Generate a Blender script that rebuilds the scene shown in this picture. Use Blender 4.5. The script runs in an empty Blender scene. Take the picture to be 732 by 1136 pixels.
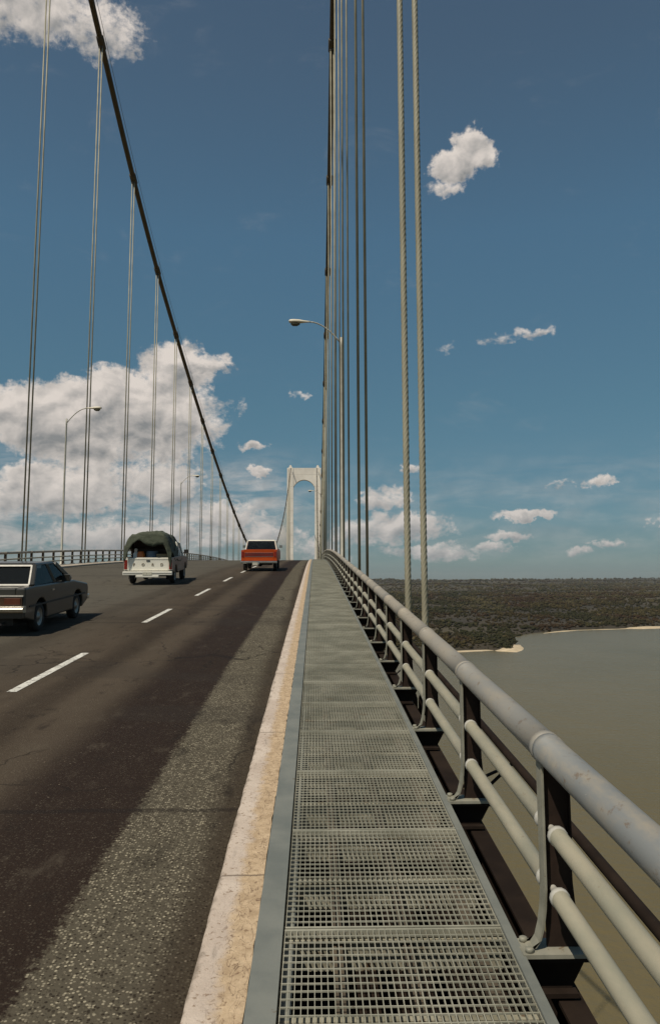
import bpy, bmesh, math, random
import numpy as np
from mathutils import Vector, Matrix, noise

random.seed(7)
rng = np.random.default_rng(7)
R = math.radians
S = bpy.context.scene
COL = S.collection

# ------------------------------------------------------------------ camera
CAM_Z = 2.0
cd = bpy.data.cameras.new('camera')
cam = bpy.data.objects.new('camera', cd)
COL.objects.link(cam)
cd.sensor_fit = 'VERTICAL'
cd.sensor_height = 36.0
cd.sensor_width = 36.0 * 732 / 1136
cd.lens = 850 / 1136 * 36.0
cd.shift_y = -25 / 1136
cd.clip_start = 0.05
cd.clip_end = 60000
cam.matrix_world = (Matrix.Translation((0, 0, CAM_Z)) @ Matrix.Rotation(R(-1.138), 4, 'Z')
                    @ Matrix.Rotation(R(90 + 6.71), 4, 'X') @ Matrix.Rotation(R(-0.15), 4, 'Z'))
S.camera = cam

# ------------------------------------------------------------------ light
SUN_EL, SUN_AZ_BACK = 57.0, 40.0          # degrees; azimuth measured from straight behind the camera towards the left
sx = -math.sin(R(SUN_AZ_BACK)) * math.cos(R(SUN_EL))
sy = -math.cos(R(SUN_AZ_BACK)) * math.cos(R(SUN_EL))
sz = math.sin(R(SUN_EL))
SUN_DIR = Vector((sx, sy, sz))
sl = bpy.data.lights.new('sun', 'SUN')
sl.energy = 4.4
sl.angle = R(0.53)
sl.color = (1.0, 0.91, 0.78)
sun = bpy.data.objects.new('sun', sl)
COL.objects.link(sun)
sun.rotation_euler = SUN_DIR.to_track_quat('Z', 'Y').to_euler()

S.view_settings.view_transform = 'Standard'
S.view_settings.look = 'None'
S.view_settings.exposure = -0.15
S.view_settings.gamma = 1.0
S.view_settings.use_curve_mapping = False

# ------------------------------------------------------------------ node helpers
class NT:
    def __init__(s, tree):
        s.t = tree
        s.n = tree.nodes
        s.l = tree.links
    def new(s, typ, **kw):
        nd = s.n.new(typ)
        for k, v in kw.items():
            setattr(nd, k, v)
        return nd
    def put(s, sock, v):
        if isinstance(v, bpy.types.NodeSocket):
            s.l.new(v, sock)
        elif v is not None:
            if hasattr(sock.default_value, '__len__') and not hasattr(v, '__len__'):
                v = (v,) * len(sock.default_value)
            elif hasattr(sock.default_value, '__len__') and len(sock.default_value) == 4 and len(v) == 3:
                v = (*v, 1.0)
            sock.default_value = v
    def m(s, op, a, b=None, c=None, clamp=False):
        nd = s.new('ShaderNodeMath', operation=op, use_clamp=clamp)
        s.put(nd.inputs[0], a); s.put(nd.inputs[1], b)
        if c is not None: s.put(nd.inputs[2], c)
        return nd.outputs[0]
    def mix(s, f, a, b, blend='MIX'):
        nd = s.new('ShaderNodeMix', data_type='RGBA', blend_type=blend)
        s.put(nd.inputs[0], f); s.put(nd.inputs[6], a); s.put(nd.inputs[7], b)
        return nd.outputs[2]
    def step(s, x, a, b):
        nd = s.new('ShaderNodeMapRange', interpolation_type='SMOOTHSTEP')
        s.put(nd.inputs[0], x); s.put(nd.inputs[1], a); s.put(nd.inputs[2], b)
        nd.inputs[3].default_value = 0; nd.inputs[4].default_value = 1
        return nd.outputs[0]
    def noise(s, vec, scale, detail=4, rough=0.55, dist=0.0):
        nd = s.new('ShaderNodeTexNoise')
        s.put(nd.inputs['Vector'], vec)
        nd.inputs['Scale'].default_value = scale
        nd.inputs['Detail'].default_value = detail
        nd.inputs['Roughness'].default_value = rough
        nd.inputs['Distortion'].default_value = dist
        return nd.outputs[0]
    def vor(s, vec, scale, out=0, feature='F1'):
        nd = s.new('ShaderNodeTexVoronoi', feature=feature)
        s.put(nd.inputs['Vector'], vec)
        nd.inputs['Scale'].default_value = scale
        return nd.outputs[out]
    def xyz(s, vec):
        nd = s.new('ShaderNodeSeparateXYZ'); s.put(nd.inputs[0], vec)
        return nd.outputs
    def comb(s, x, y, z):
        nd = s.new('ShaderNodeCombineXYZ')
        s.put(nd.inputs[0], x); s.put(nd.inputs[1], y); s.put(nd.inputs[2], z)
        return nd.outputs[0]
    def vm(s, op, a, b):
        nd = s.new('ShaderNodeVectorMath', operation=op)
        s.put(nd.inputs[0], a); s.put(nd.inputs[1], b)
        return nd.outputs[0]

# ------------------------------------------------------------------ world: sky with clouds by direction
W = bpy.data.worlds.new('World')
S.world = W
W.use_nodes = True
N = NT(W.node_tree)
N.n.clear()
sky = N.new('ShaderNodeTexSky', sky_type='NISHITA')
sky.sun_disc = False
sky.sun_elevation = R(SUN_EL)
sky.sun_rotation = math.atan2(sx, sy)
sky.air_density = 1.0
sky.dust_density = 0.25
sky.ozone_density = 2.0
sky.altitude = 60
hs = N.new('ShaderNodeHueSaturation')
hs.inputs['Saturation'].default_value = 1.0
hs.inputs['Hue'].default_value = 0.482
gm = N.new('ShaderNodeGamma'); gm.inputs[1].default_value = .72
N.l.new(sky.outputs[0], gm.inputs[0])
N.l.new(gm.outputs[0], hs.inputs['Color'])
bg_sky = N.new('ShaderNodeBackground')
bg_sky.inputs[1].default_value = 0.09
tc = N.new('ShaderNodeTexCoord')
dx, dy, dz = N.xyz(tc.outputs['Generated'])
DEG = 180 / math.pi
az = N.m('MULTIPLY', N.m('ARCTAN2', dx, dy), DEG)
el = N.m('MULTIPLY', N.m('ARCSINE', dz), DEG)
P = N.comb(az, el, 0.0)
rmp = N.new('ShaderNodeValToRGB')
N.put(rmp.inputs[0], N.m('DIVIDE', el, 45.0, None, True))
els = rmp.color_ramp.elements
tint = [(0.0, (.53, .72, .84)), (.10, (.56, .80, .92)), (.28, (.62, .90, 1.0)), (.55, (.75, 1.03, 1.18)), (.80, (.81, .92, 1.03)), (1.0, (.81, .86, .97))]
els[0].position, els[0].color = tint[0][0], (*tint[0][1], 1)
els[1].position, els[1].color = tint[-1][0], (*tint[-1][1], 1)
for p_, c_ in tint[1:-1]:
    e_ = els.new(p_); e_.color = (*c_, 1)
N.put(bg_sky.inputs[0], N.mix(1.0, hs.outputs[0], rmp.outputs[0], 'MULTIPLY'))
wn1 = N.new('ShaderNodeTexNoise'); N.put(wn1.inputs['Vector'], P)
wn1.inputs['Scale'].default_value = .75; wn1.inputs['Detail'].default_value = 5; wn1.inputs['Roughness'].default_value = .6
wr, wg, wb_ = N.xyz(wn1.outputs['Color'])
azw = N.m('ADD', az, N.m('MULTIPLY', N.m('SUBTRACT', wr, .5), 3.2))
elw = N.m('ADD', el, N.m('MULTIPLY', N.m('SUBTRACT', wg, .5), 1.9))
# each cloud: azimuth, elevation, half width, half height above, half height below, density
CL = [
 (-10.4, 15.6, 3.0, 2.0, 3.2, 1.0), (-14.6, 13.6, 3.4, 2.2, 3.5, 1.0), (-8.6, 15.7, 2.6, 1.0, 0.6, .75), (-12.0, 12.0, 5.6, 3.2, 4.5, .9),
 (-20.5, 11.4, 4.0, 2.6, 3.0, 1.0), (-17.2, 12.4, 3.0, 2.2, 4.0, 1.0), (-17.0, 10.0, 4.0, 2.4, 3.0, .9), (-18.5, 6.0, 6.5, 2.6, 1.8, .8), (-11.5, 7.2, 4.0, 1.8, 2.2, .62), (-13, 3.2, 8.5, 1.5, 1.6, .62), (-6.6, 4.6, 3.2, 1.6, 1.1, .66),
 (-3.6, 3.3, 3.6, 1.3, 1.3, .55), (-22.5, 37.0, 6.5, 3.0, 2.6, .62), (-16.5, 36.4, 3.4, 2.0, 1.8, .5),
 (12.2, 30.2, 1.7, 1.5, 1.2, .9), (10.9, 29.1, 2.2, 1.3, 1.1, .9), (12.9, 29.2, 1.6, .9, .8, .6), (10.1, 27.7, 1.7, .6, .6, .42), (16.5, 17.6, 1.3, .42, .4, .32), (13.9, 17.4, 1.3, .45, .45, .16),
 (-4.7, 9.9, 1.35, .6, .45, .8), (-4.1, 7.9, 1.2, .55, .4, .75), (-1.1, 13.9, .9, .45, .4, .4), (10.4, 17.0, .6, .5, .4, .10), (-5.6, 12.9, .5, .5, .5, .2),
 (15.3, 4.6, 2.6, .55, .4, .75), (14.1, 3.1, 2.2, .5, .4, .55), (20.7, 6.85, 1.2, .5, .4, .5), (17.9, 6.8, 1.5, .25, .25, .25),
 (7.2, 8.2, .8, .5, .4, .35), (5.6, 5.9, 2.3, 1.3, .9, .6), (6.6, 4.0, 4.6, 1.1, 1.3, .6), (3.2, 3.4, 3.2, 1.2, 1.2, .5), (9.0, 2.1, 5.0, .7, .7, .5),
 (12.7, 2.3, 2.4, .4, .35, .4), (19.0, 1.8, 1.1, .45, .35, .5), (21.1, 2.5, 1.3, .35, .3, .35), (24.5, 3.9, .8, .5, .4, .4),
 (0.5, 2.2, 3.0, 1.2, 1.2, .38), (33, 9, 5, 1.5, 1, .6), (-38, 14, 9, 5, 4, .9), (48, 20, 6, 2, 1.5, .6),
]
def cloud_mask():
    M = H = None
    for (a, e, wa, up, dn, s) in CL:
        da = N.m('DIVIDE', N.m('SUBTRACT', azw, a), wa)
        de = N.m('SUBTRACT', elw, e)
        dq = N.m('ADD', N.m('DIVIDE', N.m('MAXIMUM', de, 0.0), up), N.m('DIVIDE', N.m('MINIMUM', de, 0.0), dn))
        r2 = N.m('ADD', N.m('MULTIPLY', da, da), N.m('MULTIPLY', dq, dq))
        v = N.m('MULTIPLY', N.m('SUBTRACT', 1.0, r2), s)
        M = v if M is None else N.m('SMOOTH_MAX', M, v, 0.12)
        h = N.m('MULTIPLY', N.m('MAXIMUM', N.m('SUBTRACT', 1.0, r2), 0.0), N.m('ADD', dq, 0.0))
        H = h if H is None else N.m('ADD', H, h)
    return M, H
M, H = cloud_mask()
Pq = N.vm('MULTIPLY', P, (1.0, 1.35, 1.0))
def field(vec):
    big = N.noise(vec, 0.42, 9, 0.62, 0.35)
    return big
n0 = field(Pq)
n1 = field(N.vm('ADD', Pq, (-0.32, 0.42, 0.0)))
nf = N.noise(Pq, 1.8, 6, 0.6)
dens = N.m('ADD', N.m('MULTIPLY', M, 1.30), N.m('ADD', N.m('MULTIPLY', N.m('SUBTRACT', n0, 0.49), 1.55), N.m('MULTIPLY', N.m('SUBTRACT', nf, 0.5), 1.0)))
dens = N.m('SUBTRACT', dens, N.m('MULTIPLY', N.step(M, 0.0, -0.9), 2.0))
alpha = N.m('MULTIPLY', N.step(dens, -0.02, 0.66), 0.98)
lowv = N.noise(N.vm('MULTIPLY', P, (.35, 1.3, 1.0)), .55, 6, .62, .4)
veil = N.m('MULTIPLY', N.step(lowv, .34, .68), N.m('MULTIPLY', N.step(el, .2, 2.2), N.step(el, 10.5, 5.0)))
veil = N.m('MULTIPLY', veil, N.m('ADD', .22, N.m('MULTIPLY', N.step(az, 1.0, -5.0), .70)))
alpha = N.m('MAXIMUM', alpha, veil)
thin = N.m('MULTIPLY', N.step(N.noise(N.vm('MULTIPLY', P, (.5, 1.2, 1.0)), .22, 7, .65, .6), .56, .80), .10)
alpha = N.m('MAXIMUM', alpha, thin)
thick = N.step(dens, 0.25, 1.5)
s0 = N.noise(Pq, 0.40, 4, 0.5, 0.3)
s1 = N.noise(N.vm('ADD', Pq, (-0.45, 0.6, 0.0)), 0.40, 4, 0.5, 0.3)
lit = N.m('ADD', 0.68, N.m('MULTIPLY', N.m('SUBTRACT', s0, s1), 2.0))
lit = N.m('ADD', lit, N.m('MULTIPLY', N.m('SUBTRACT', n0, n1), 0.6))
lit = N.m('ADD', lit, N.m('MULTIPLY', H, 0.75))
lit = N.m('SUBTRACT', lit, N.m('MULTIPLY', thick, 0.16), None, True)
ccol = N.mix(lit, (0.27, 0.275, 0.275), (0.80, 0.725, 0.66))
# haze of the low air tints clouds near the horizon
ccol = N.mix(N.step(el, 9.0, 0.5), ccol, N.mix(0.45, ccol, (0.30, 0.335, 0.36)))
bg_c = N.new('ShaderNodeBackground')
N.put(bg_c.inputs[0], ccol)
bg_c.inputs[1].default_value = 1.0
mx = N.new('ShaderNodeMixShader')
N.put(mx.inputs[0], alpha)
N.l.new(bg_sky.outputs[0], mx.inputs[1])
N.l.new(bg_c.outputs[0], mx.inputs[2])
wo = N.new('ShaderNodeOutputWorld')
N.l.new(mx.outputs[0], wo.inputs[0])

# ------------------------------------------------------------------ materials
def mat(name, fn):
    m = bpy.data.materials.new(name)
    m.use_nodes = True
    t = NT(m.node_tree)
    t.n.clear()
    out = t.new('ShaderNodeOutputMaterial')
    b = t.new('ShaderNodeBsdfPrincipled')
    t.l.new(b.outputs[0], out.inputs[0])
    co = t.new('ShaderNodeTexCoord').outputs['Object']
    fn(t, b, co)
    return m
def bump(t, b, h, strength, dist=0.01):
    nd = t.new('ShaderNodeBump')
    nd.inputs['Strength'].default_value = strength
    nd.inputs['Distance'].default_value = dist
    t.put(nd.inputs['Height'], h)
    t.l.new(nd.outputs[0], b.inputs['Normal'])
def noisy(name, c1, c2, scale=8.0, rough=0.6, metal=0.0, spots=None, spot_col=None, bmp=0.0, bscale=60, coat=0.0, spec=.5):
    def fn(t, b, co):
        f = t.noise(co, scale, 6, 0.6)
        c = t.mix(t.step(f, 0.3, 0.7), c1, c2)
        if spots is not None:
            c = t.mix(t.step(t.noise(co, scale * 3.1, 5, 0.65), spots, spots + 0.08), c, spot_col)
        t.put(b.inputs['Base Color'], c)
        t.put(b.inputs['Roughness'], t.m('ADD', rough - 0.08, t.m('MULTIPLY', f, 0.16)))
        b.inputs['Metallic'].default_value = metal
        b.inputs['Coat Weight'].default_value = coat
        b.inputs['Specular IOR Level'].default_value = spec
        b.inputs['Coat Roughness'].default_value = 0.08
        if bmp: bump(t, b, t.noise(co, bscale, 4), bmp)
    return mat(name, fn)

def road_fn(t, b, co):
    x, y, z = t.xyz(co)
    st = t.vm('MULTIPLY', co, (1.0, 0.16, 1.0))
    wob = t.m('MULTIPLY', t.m('SUBTRACT', t.noise(st, 1.3, 4), 0.5), 0.35)
    fine = t.m('MULTIPLY', t.m('SUBTRACT', t.noise(co, 26, 4, .7), 0.5), 0.30)
    xx = t.m('ADD', x, t.m('ADD', t.m('MULTIPLY', wob, 0.3), fine))
    xs = t.m('ADD', x, wob)
    base = t.mix(t.step(t.noise(st, 0.9, 5, 0.6), .3, .72), (.046, .034, .0225), (.072, .055, .038))
    # paler, worn lanes on the far side
    base = t.mix(t.m('MULTIPLY', t.step(xs, -3.6, -7.0), .75), base, (.098, .090, .070))
    # slightly worn track in the right lane
    tr = t.m('MULTIPLY', t.step(xs, -3.15, -2.75), t.step(xs, -2.2, -2.5))
    base = t.mix(t.m('MULTIPLY', tr, .6), base, (.078, .060, .042))
    # fresh dark band left of the aggregate strip
    band = t.m('MULTIPLY', t.step(xs, -2.65, -2.05), t.step(xx, -1.29, -1.35))
    base = t.mix(t.m('MULTIPLY', band, .9), base, (.0185, .0105, .007))
    oil = t.m('MULTIPLY', t.step(xs, -3.75, -3.35), t.step(xs, -2.9, -3.2))
    base = t.mix(t.m('MULTIPLY', oil, .6), base, (.026, .018, .012))
    oil2 = t.m('MULTIPLY', t.step(xs, -5.9, -5.5), t.step(xs, -4.9, -5.3))
    base = t.mix(t.m('MULTIPLY', oil2, .4), base, (.035, .027, .019))
    # exposed aggregate strip along the kerb
    strip = t.step(xx, -1.36, -1.28)
    inner = t.m('MULTIPLY', strip, t.step(xs, -0.62, -0.86))
    base = t.mix(t.m('MULTIPLY', strip, .9), base, (.046, .036, .024))
    base = t.mix(t.m('MULTIPLY', inner, .85), base, (.088, .076, .053))
    vn = t.new('ShaderNodeTexVoronoi')
    t.put(vn.inputs['Vector'], co); vn.inputs['Scale'].default_value = 58
    chip = t.xyz(vn.outputs['Color'])
    round_ = t.step(vn.outputs['Distance'], .55, .30)
    lightc = t.m('MULTIPLY', round_, t.step(chip[0], .38, .95))
    darkc = t.m('MULTIPLY', round_, t.step(chip[0], .45, .10))
    patch = t.m('ADD', .35, t.m('MULTIPLY', t.step(t.noise(co, 4.0, 5, .65), .30, .65), .65))
    amt = t.m('MULTIPLY', lightc, t.m('MULTIPLY', t.m('ADD', .10, t.m('MULTIPLY', inner, .85)), patch))
    base = t.mix(amt, base, (.42, .37, .26))
    base = t.mix(t.m('MULTIPLY', darkc, t.m('MULTIPLY', strip, .8)), base, (.018, .012, .008))
    # scattered pale grit thrown over the dark band
    v2 = t.new('ShaderNodeTexVoronoi')
    t.put(v2.inputs['Vector'], co); v2.inputs['Scale'].default_value = 30
    g = t.m('MULTIPLY', t.step(v2.outputs['Distance'], .24, .10), t.step(t.xyz(v2.outputs['Color'])[1], .74, .9))
    g = t.m('MULTIPLY', g, t.step(t.noise(co, 1.7, 4, .6), .40, .62))
    base = t.mix(t.m('MULTIPLY', g, .6), base, (.30, .25, .18))
    mott = t.noise(t.vm('MULTIPLY', co, (1, .45, 1)), 3.4, 8, .72)
    base = t.mix(t.step(mott, .46, .30), base, t.mix(.55, base, (.012, .009, .007)))
    base = t.mix(t.m('MULTIPLY', t.step(mott, .54, .74), .55), base, (.090, .073, .052))
    ev = t.new('ShaderNodeTexVoronoi', feature='DISTANCE_TO_EDGE')
    t.put(ev.inputs['Vector'], t.vm('ADD', co, t.comb(t.m('MULTIPLY', t.noise(co, 3, 4), .5), t.m('MULTIPLY', t.noise(co, 2.4, 4), .5), 0.0)))
    ev.inputs['Scale'].default_value = .55
    crk = t.m('MULTIPLY', t.step(ev.outputs[0], .013, .004), t.step(t.noise(co, .5, 3), .50, .60))
    base = t.mix(t.m('MULTIPLY', crk, .7), base, (.012, .009, .007))
    jy = t.m('ABSOLUTE', t.m('SUBTRACT', t.m('FRACT', t.m('DIVIDE', t.m('ADD', y, t.m('MULTIPLY', t.noise(co, 2, 3), .08)), 12.0)), .5))
    base = t.mix(t.m('MULTIPLY', t.step(jy, .0045, .002), .55), base, (.015, .011, .009))
    # transverse seams and patches
    v3 = t.noise(t.vm('MULTIPLY', co, (.25, 1.0, 1.0)), .55, 2)
    base = t.mix(t.m('MULTIPLY', t.step(v3, .60, .66), .25), base, (.03, .025, .02))
    t.put(b.inputs['Base Color'], base)
    t.put(b.inputs['Roughness'], t.m('SUBTRACT', .92, t.m('MULTIPLY', band, .12)))
    b.inputs['Specular IOR Level'].default_value = .12
    h = t.m('ADD', t.m('MULTIPLY', round_, .6), t.noise(co, 45, 4))
    bump(t, b, h, .55, .008)

def kerb_fn(t, b, co):
    x, y, z = t.xyz(co)
    n = t.noise(co, 9, 6, .65)
    xx = t.m('ADD', x, t.m('MULTIPLY', t.m('SUBTRACT', n, .5), .17))
    pale = t.mix(t.step(t.noise(co, 2.2, 5), .35, .7), (.46, .375, .30), (.575, .485, .395))
    dirt = t.mix(t.step(t.noise(co, 11, 6, .75), .3, .7), (.36, .255, .15), (.56, .42, .265))
    c = t.mix(t.step(xx, -.455, -.385), pale, dirt)
    c = t.mix(t.m('MULTIPLY', t.step(t.noise(co, 28, 5, .7), .57, .66), .75), c, (.17, .10, .05))
    cr = t.noise(t.vm('MULTIPLY', co, (1, .35, 1)), 17, 3, .5, 1.2)
    crack = t.step(t.m('ABSOLUTE', t.m('SUBTRACT', cr, .5)), .014, .004)
    c = t.mix(t.m('MULTIPLY', crack, t.m('MULTIPLY', t.step(xx, -.5, -.4), .7)), c, (.12, .07, .04))
    c = t.mix(t.m('MULTIPLY', t.step(xx, -.52, -.56), .8), c, (.20, .16, .12))
    jn = t.m('ABSOLUTE', t.m('SUBTRACT', t.m('FRACT', t.m('DIVIDE', t.m('ADD', y, t.m('MULTIPLY', n, .03)), 3.1)), .5))
    c = t.mix(t.m('MULTIPLY', t.step(jn, .0042, .0022), .7), c, (.10, .07, .045))
    scf = t.noise(t.vm('MULTIPLY', co, (1, .12, 1)), 16, 5, .6)
    c = t.mix(t.m('MULTIPLY', t.m('MULTIPLY', t.step(scf, .60, .72), t.step(xx, -.40, -.46)), .5), c, (.16, .13, .10))
    t.put(b.inputs['Base Color'], c)
    b.inputs['Roughness'].default_value = .9
    bump(t, b, t.noise(co, 40, 6, .7), .6, .012)

def water_fn(t, b, co):
    n = t.noise(t.vm('MULTIPLY', co, (1, .6, 1)), .01, 4)
    t.put(b.inputs['Base Color'], t.mix(t.step(n, .3, .7), (.120, .097, .047), (.138, .111, .056)))
    b.inputs['Roughness'].default_value = .22
    b.inputs['IOR'].default_value = 1.33
    b.inputs['Specular IOR Level'].default_value = .08
    bump(t, b, t.m('ADD', t.noise(co, .35, 5, .6), t.m('MULTIPLY', t.noise(co, .05, 3), 2)), .7, .6)

def land_fn(t, b, co):
    n = t.noise(co, .012, 8, .65)
    n2 = t.noise(co, .0016, 5, .6)
    c = t.mix(t.step(n, .35, .65), (.020, .014, .006), (.044, .032, .014))
    c = t.mix(t.m('MULTIPLY', t.step(n2, .45, .65), .6), c, (.085, .070, .036))
    c = t.mix(t.m('MULTIPLY', t.step(t.noise(co, .004, 6, .7), .52, .62), .5), c, (.022, .028, .013))
    t.put(b.inputs['Base Color'], c)
    b.inputs['Roughness'].default_value = .95
    bump(t, b, n, 1.0, 6.0)

def leaf_fn(t, b, co):
    geo = t.new('ShaderNodeNewGeometry')
    rnd = geo.outputs['Random Per Island']
    x, y, z = t.xyz(co)
    c = t.mix(rnd, (.019, .016, .004), (.050, .039, .012))
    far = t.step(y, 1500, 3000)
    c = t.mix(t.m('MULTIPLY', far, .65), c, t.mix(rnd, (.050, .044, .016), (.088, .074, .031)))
    cs = t.vm('MULTIPLY', co, (1.0, .22, 1.0))
    c = t.mix(t.m('MULTIPLY', t.step(t.noise(cs, .011, 5, .65), .47, .60), .85), c, (.034, .017, .008))
    c = t.mix(t.m('MULTIPLY', t.step(t.noise(t.vm('ADD', cs, (300., 90., 0.)), .007, 5, .65), .50, .60), .8), c, (.020, .022, .007))
    c = t.mix(t.m('MULTIPLY', t.step(t.noise(t.vm('ADD', cs, (900., 40., 0.)), .009, 5, .65), .55, .64), .7), c, (.075, .062, .028))
    c = t.mix(t.m('MULTIPLY', t.step(rnd, .90, .98), .6), c, (.085, .066, .030))
    t.put(b.inputs['Base Color'], c)
    b.inputs['Roughness'].default_value = .9
    b.inputs['Specular IOR Level'].default_value = .2

def rail_fn(t, b, co):
    x, y, z = t.xyz(co)
    seg = t.m('FLOOR', t.m('DIVIDE', t.m('SUBTRACT', y, 3.84), 2.0))
    wn = t.new('ShaderNodeTexWhiteNoise', noise_dimensions='1D')
    t.put(wn.inputs['W'], seg)
    warm = t.m('ADD', t.m('MULTIPLY', t.step(seg, -.7, 1.2), .7), t.m('MULTIPLY', wn.outputs[0], .3))
    c = t.mix(warm, (.195, .205, .20), (.33, .29, .225))
    st = t.noise(t.vm('MULTIPLY', co, (1, .35, 1)), 7, 6, .65)
    c = t.mix(t.step(st, .42, .72), c, (.30, .265, .205))
    c = t.mix(t.m('MULTIPLY', t.step(t.noise(t.vm('MULTIPLY', co, (1, .6, 1)), 15, 7, .75), .58, .66), .65), c, (.15, .095, .05))
    c = t.mix(t.step(t.noise(co, 55, 2), .77, .80), c, (.45, .42, .36))
    t.put(b.inputs['Base Color'], c)
    t.put(b.inputs['Roughness'], t.m('ADD', .50, t.m('MULTIPLY', st, .25)))
    b.inputs['Metallic'].default_value = .1
    bump(t, b, t.noise(co, 60, 4), .12, .003)

def low_rail_fn(t, b, co):
    st = t.noise(t.vm('MULTIPLY', co, (1, .35, 1)), 9, 6, .65)
    c = t.mix(t.step(st, .3, .7), (.255, .245, .18), (.32, .29, .21))
    c = t.mix(t.m('MULTIPLY', t.step(t.noise(co, 16, 7, .75), .61, .68), .45), c, (.17, .11, .06))
    x, y, z = t.xyz(co)
    fr = t.m('FRACT', t.m('DIVIDE', t.m('ADD', t.m('SUBTRACT', y, 3.84), 21.0), 2.0))
    sl_ = t.step(t.m('ABSOLUTE', t.m('SUBTRACT', fr, .5)), .066, .062)
    c = t.mix(t.m('MULTIPLY', sl_, .8), c, t.mix(st, (.36, .35, .31), (.56, .54, .48)))
    t.put(b.inputs['Base Color'], c)
    b.inputs['Roughness'].default_value = .55
    bump(t, b, t.noise(co, 60, 4), .12, .003)

def rope_fn(t, b, co):
    n = t.noise(t.vm('MULTIPLY', co, (1, 1, .3)), 3.0, 5, .6)
    t.put(b.inputs['Base Color'], t.mix(t.step(n, .3, .7), (.24, .22, .15), (.36, .335, .24)))
    b.inputs['Roughness'].default_value = .6

def glass_fn(t, b, co):
    b.inputs['Base Color'].default_value = (.02, .022, .022, 1)
    b.inputs['Roughness'].default_value = .04
    tr = t.new('ShaderNodeBsdfTransparent')
    tr.inputs[0].default_value = (.62, .64, .62, 1)
    mxs = t.new('ShaderNodeMixShader')
    lw = t.new('ShaderNodeLayerWeight'); lw.inputs[0].default_value = .35
    t.put(mxs.inputs[0], t.m('ADD', .35, t.m('MULTIPLY', lw.outputs['Fresnel'], .6), None, True))
    t.l.new(tr.outputs[0], mxs.inputs[1]); t.l.new(b.outputs[0], mxs.inputs[2])
    out = [n for n in t.n if n.type == 'OUTPUT_MATERIAL'][0]
    t.l.new(mxs.outputs[0], out.inputs[0])

def tarp_fn(t, b, co):
    n = t.noise(co, 3, 6, .6)
    t.put(b.inputs['Base Color'], t.mix(t.step(n, .3, .7), (.036, .043, .025), (.066, .076, .046)))
    b.inputs['Roughness'].default_value = .8
    bump(t, b, t.noise(t.vm('MULTIPLY', co, (1, .4, 1)), 7, 4, .6), .8, .03)

def grate_fn(t, b, co):
    pos = t.new('ShaderNodeNewGeometry').outputs['Position']
    c = t.mix(t.step(t.noise(pos, 1.6, 6, .65), .32, .68), (.225, .22, .165), (.37, .355, .275))
    c = t.mix(t.m('MULTIPLY', t.step(t.noise(pos, 4.5, 6, .7), .60, .70), .6), c, (.22, .165, .10))
    c = t.mix(t.m('MULTIPLY', t.step(t.noise(pos, 60, 3, .6), .60, .68), .6), c, (.12, .085, .055))
    t.put(b.inputs['Base Color'], c)
    b.inputs['Roughness'].default_value = .6
def tower_fn(t, b, co):
    x, y, z = t.xyz(co)
    c = t.mix(t.step(t.noise(co, .09, 5, .6), .35, .68), (.68, .63, .55), (.80, .75, .66))
    stk = t.noise(t.vm('MULTIPLY', co, (1, 1, .05)), .9, 5, .65)
    c = t.mix(t.m('MULTIPLY', t.step(stk, .55, .72), .45), c, (.46, .39, .30))
    sm = t.m('ABSOLUTE', t.m('SUBTRACT', t.m('FRACT', t.m('DIVIDE', z, 9.0)), .5))
    c = t.mix(t.m('MULTIPLY', t.step(sm, .030, .018), .35), c, (.40, .35, .28))
    t.put(b.inputs['Base Color'], c)
    b.inputs['Roughness'].default_value = .8
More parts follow.
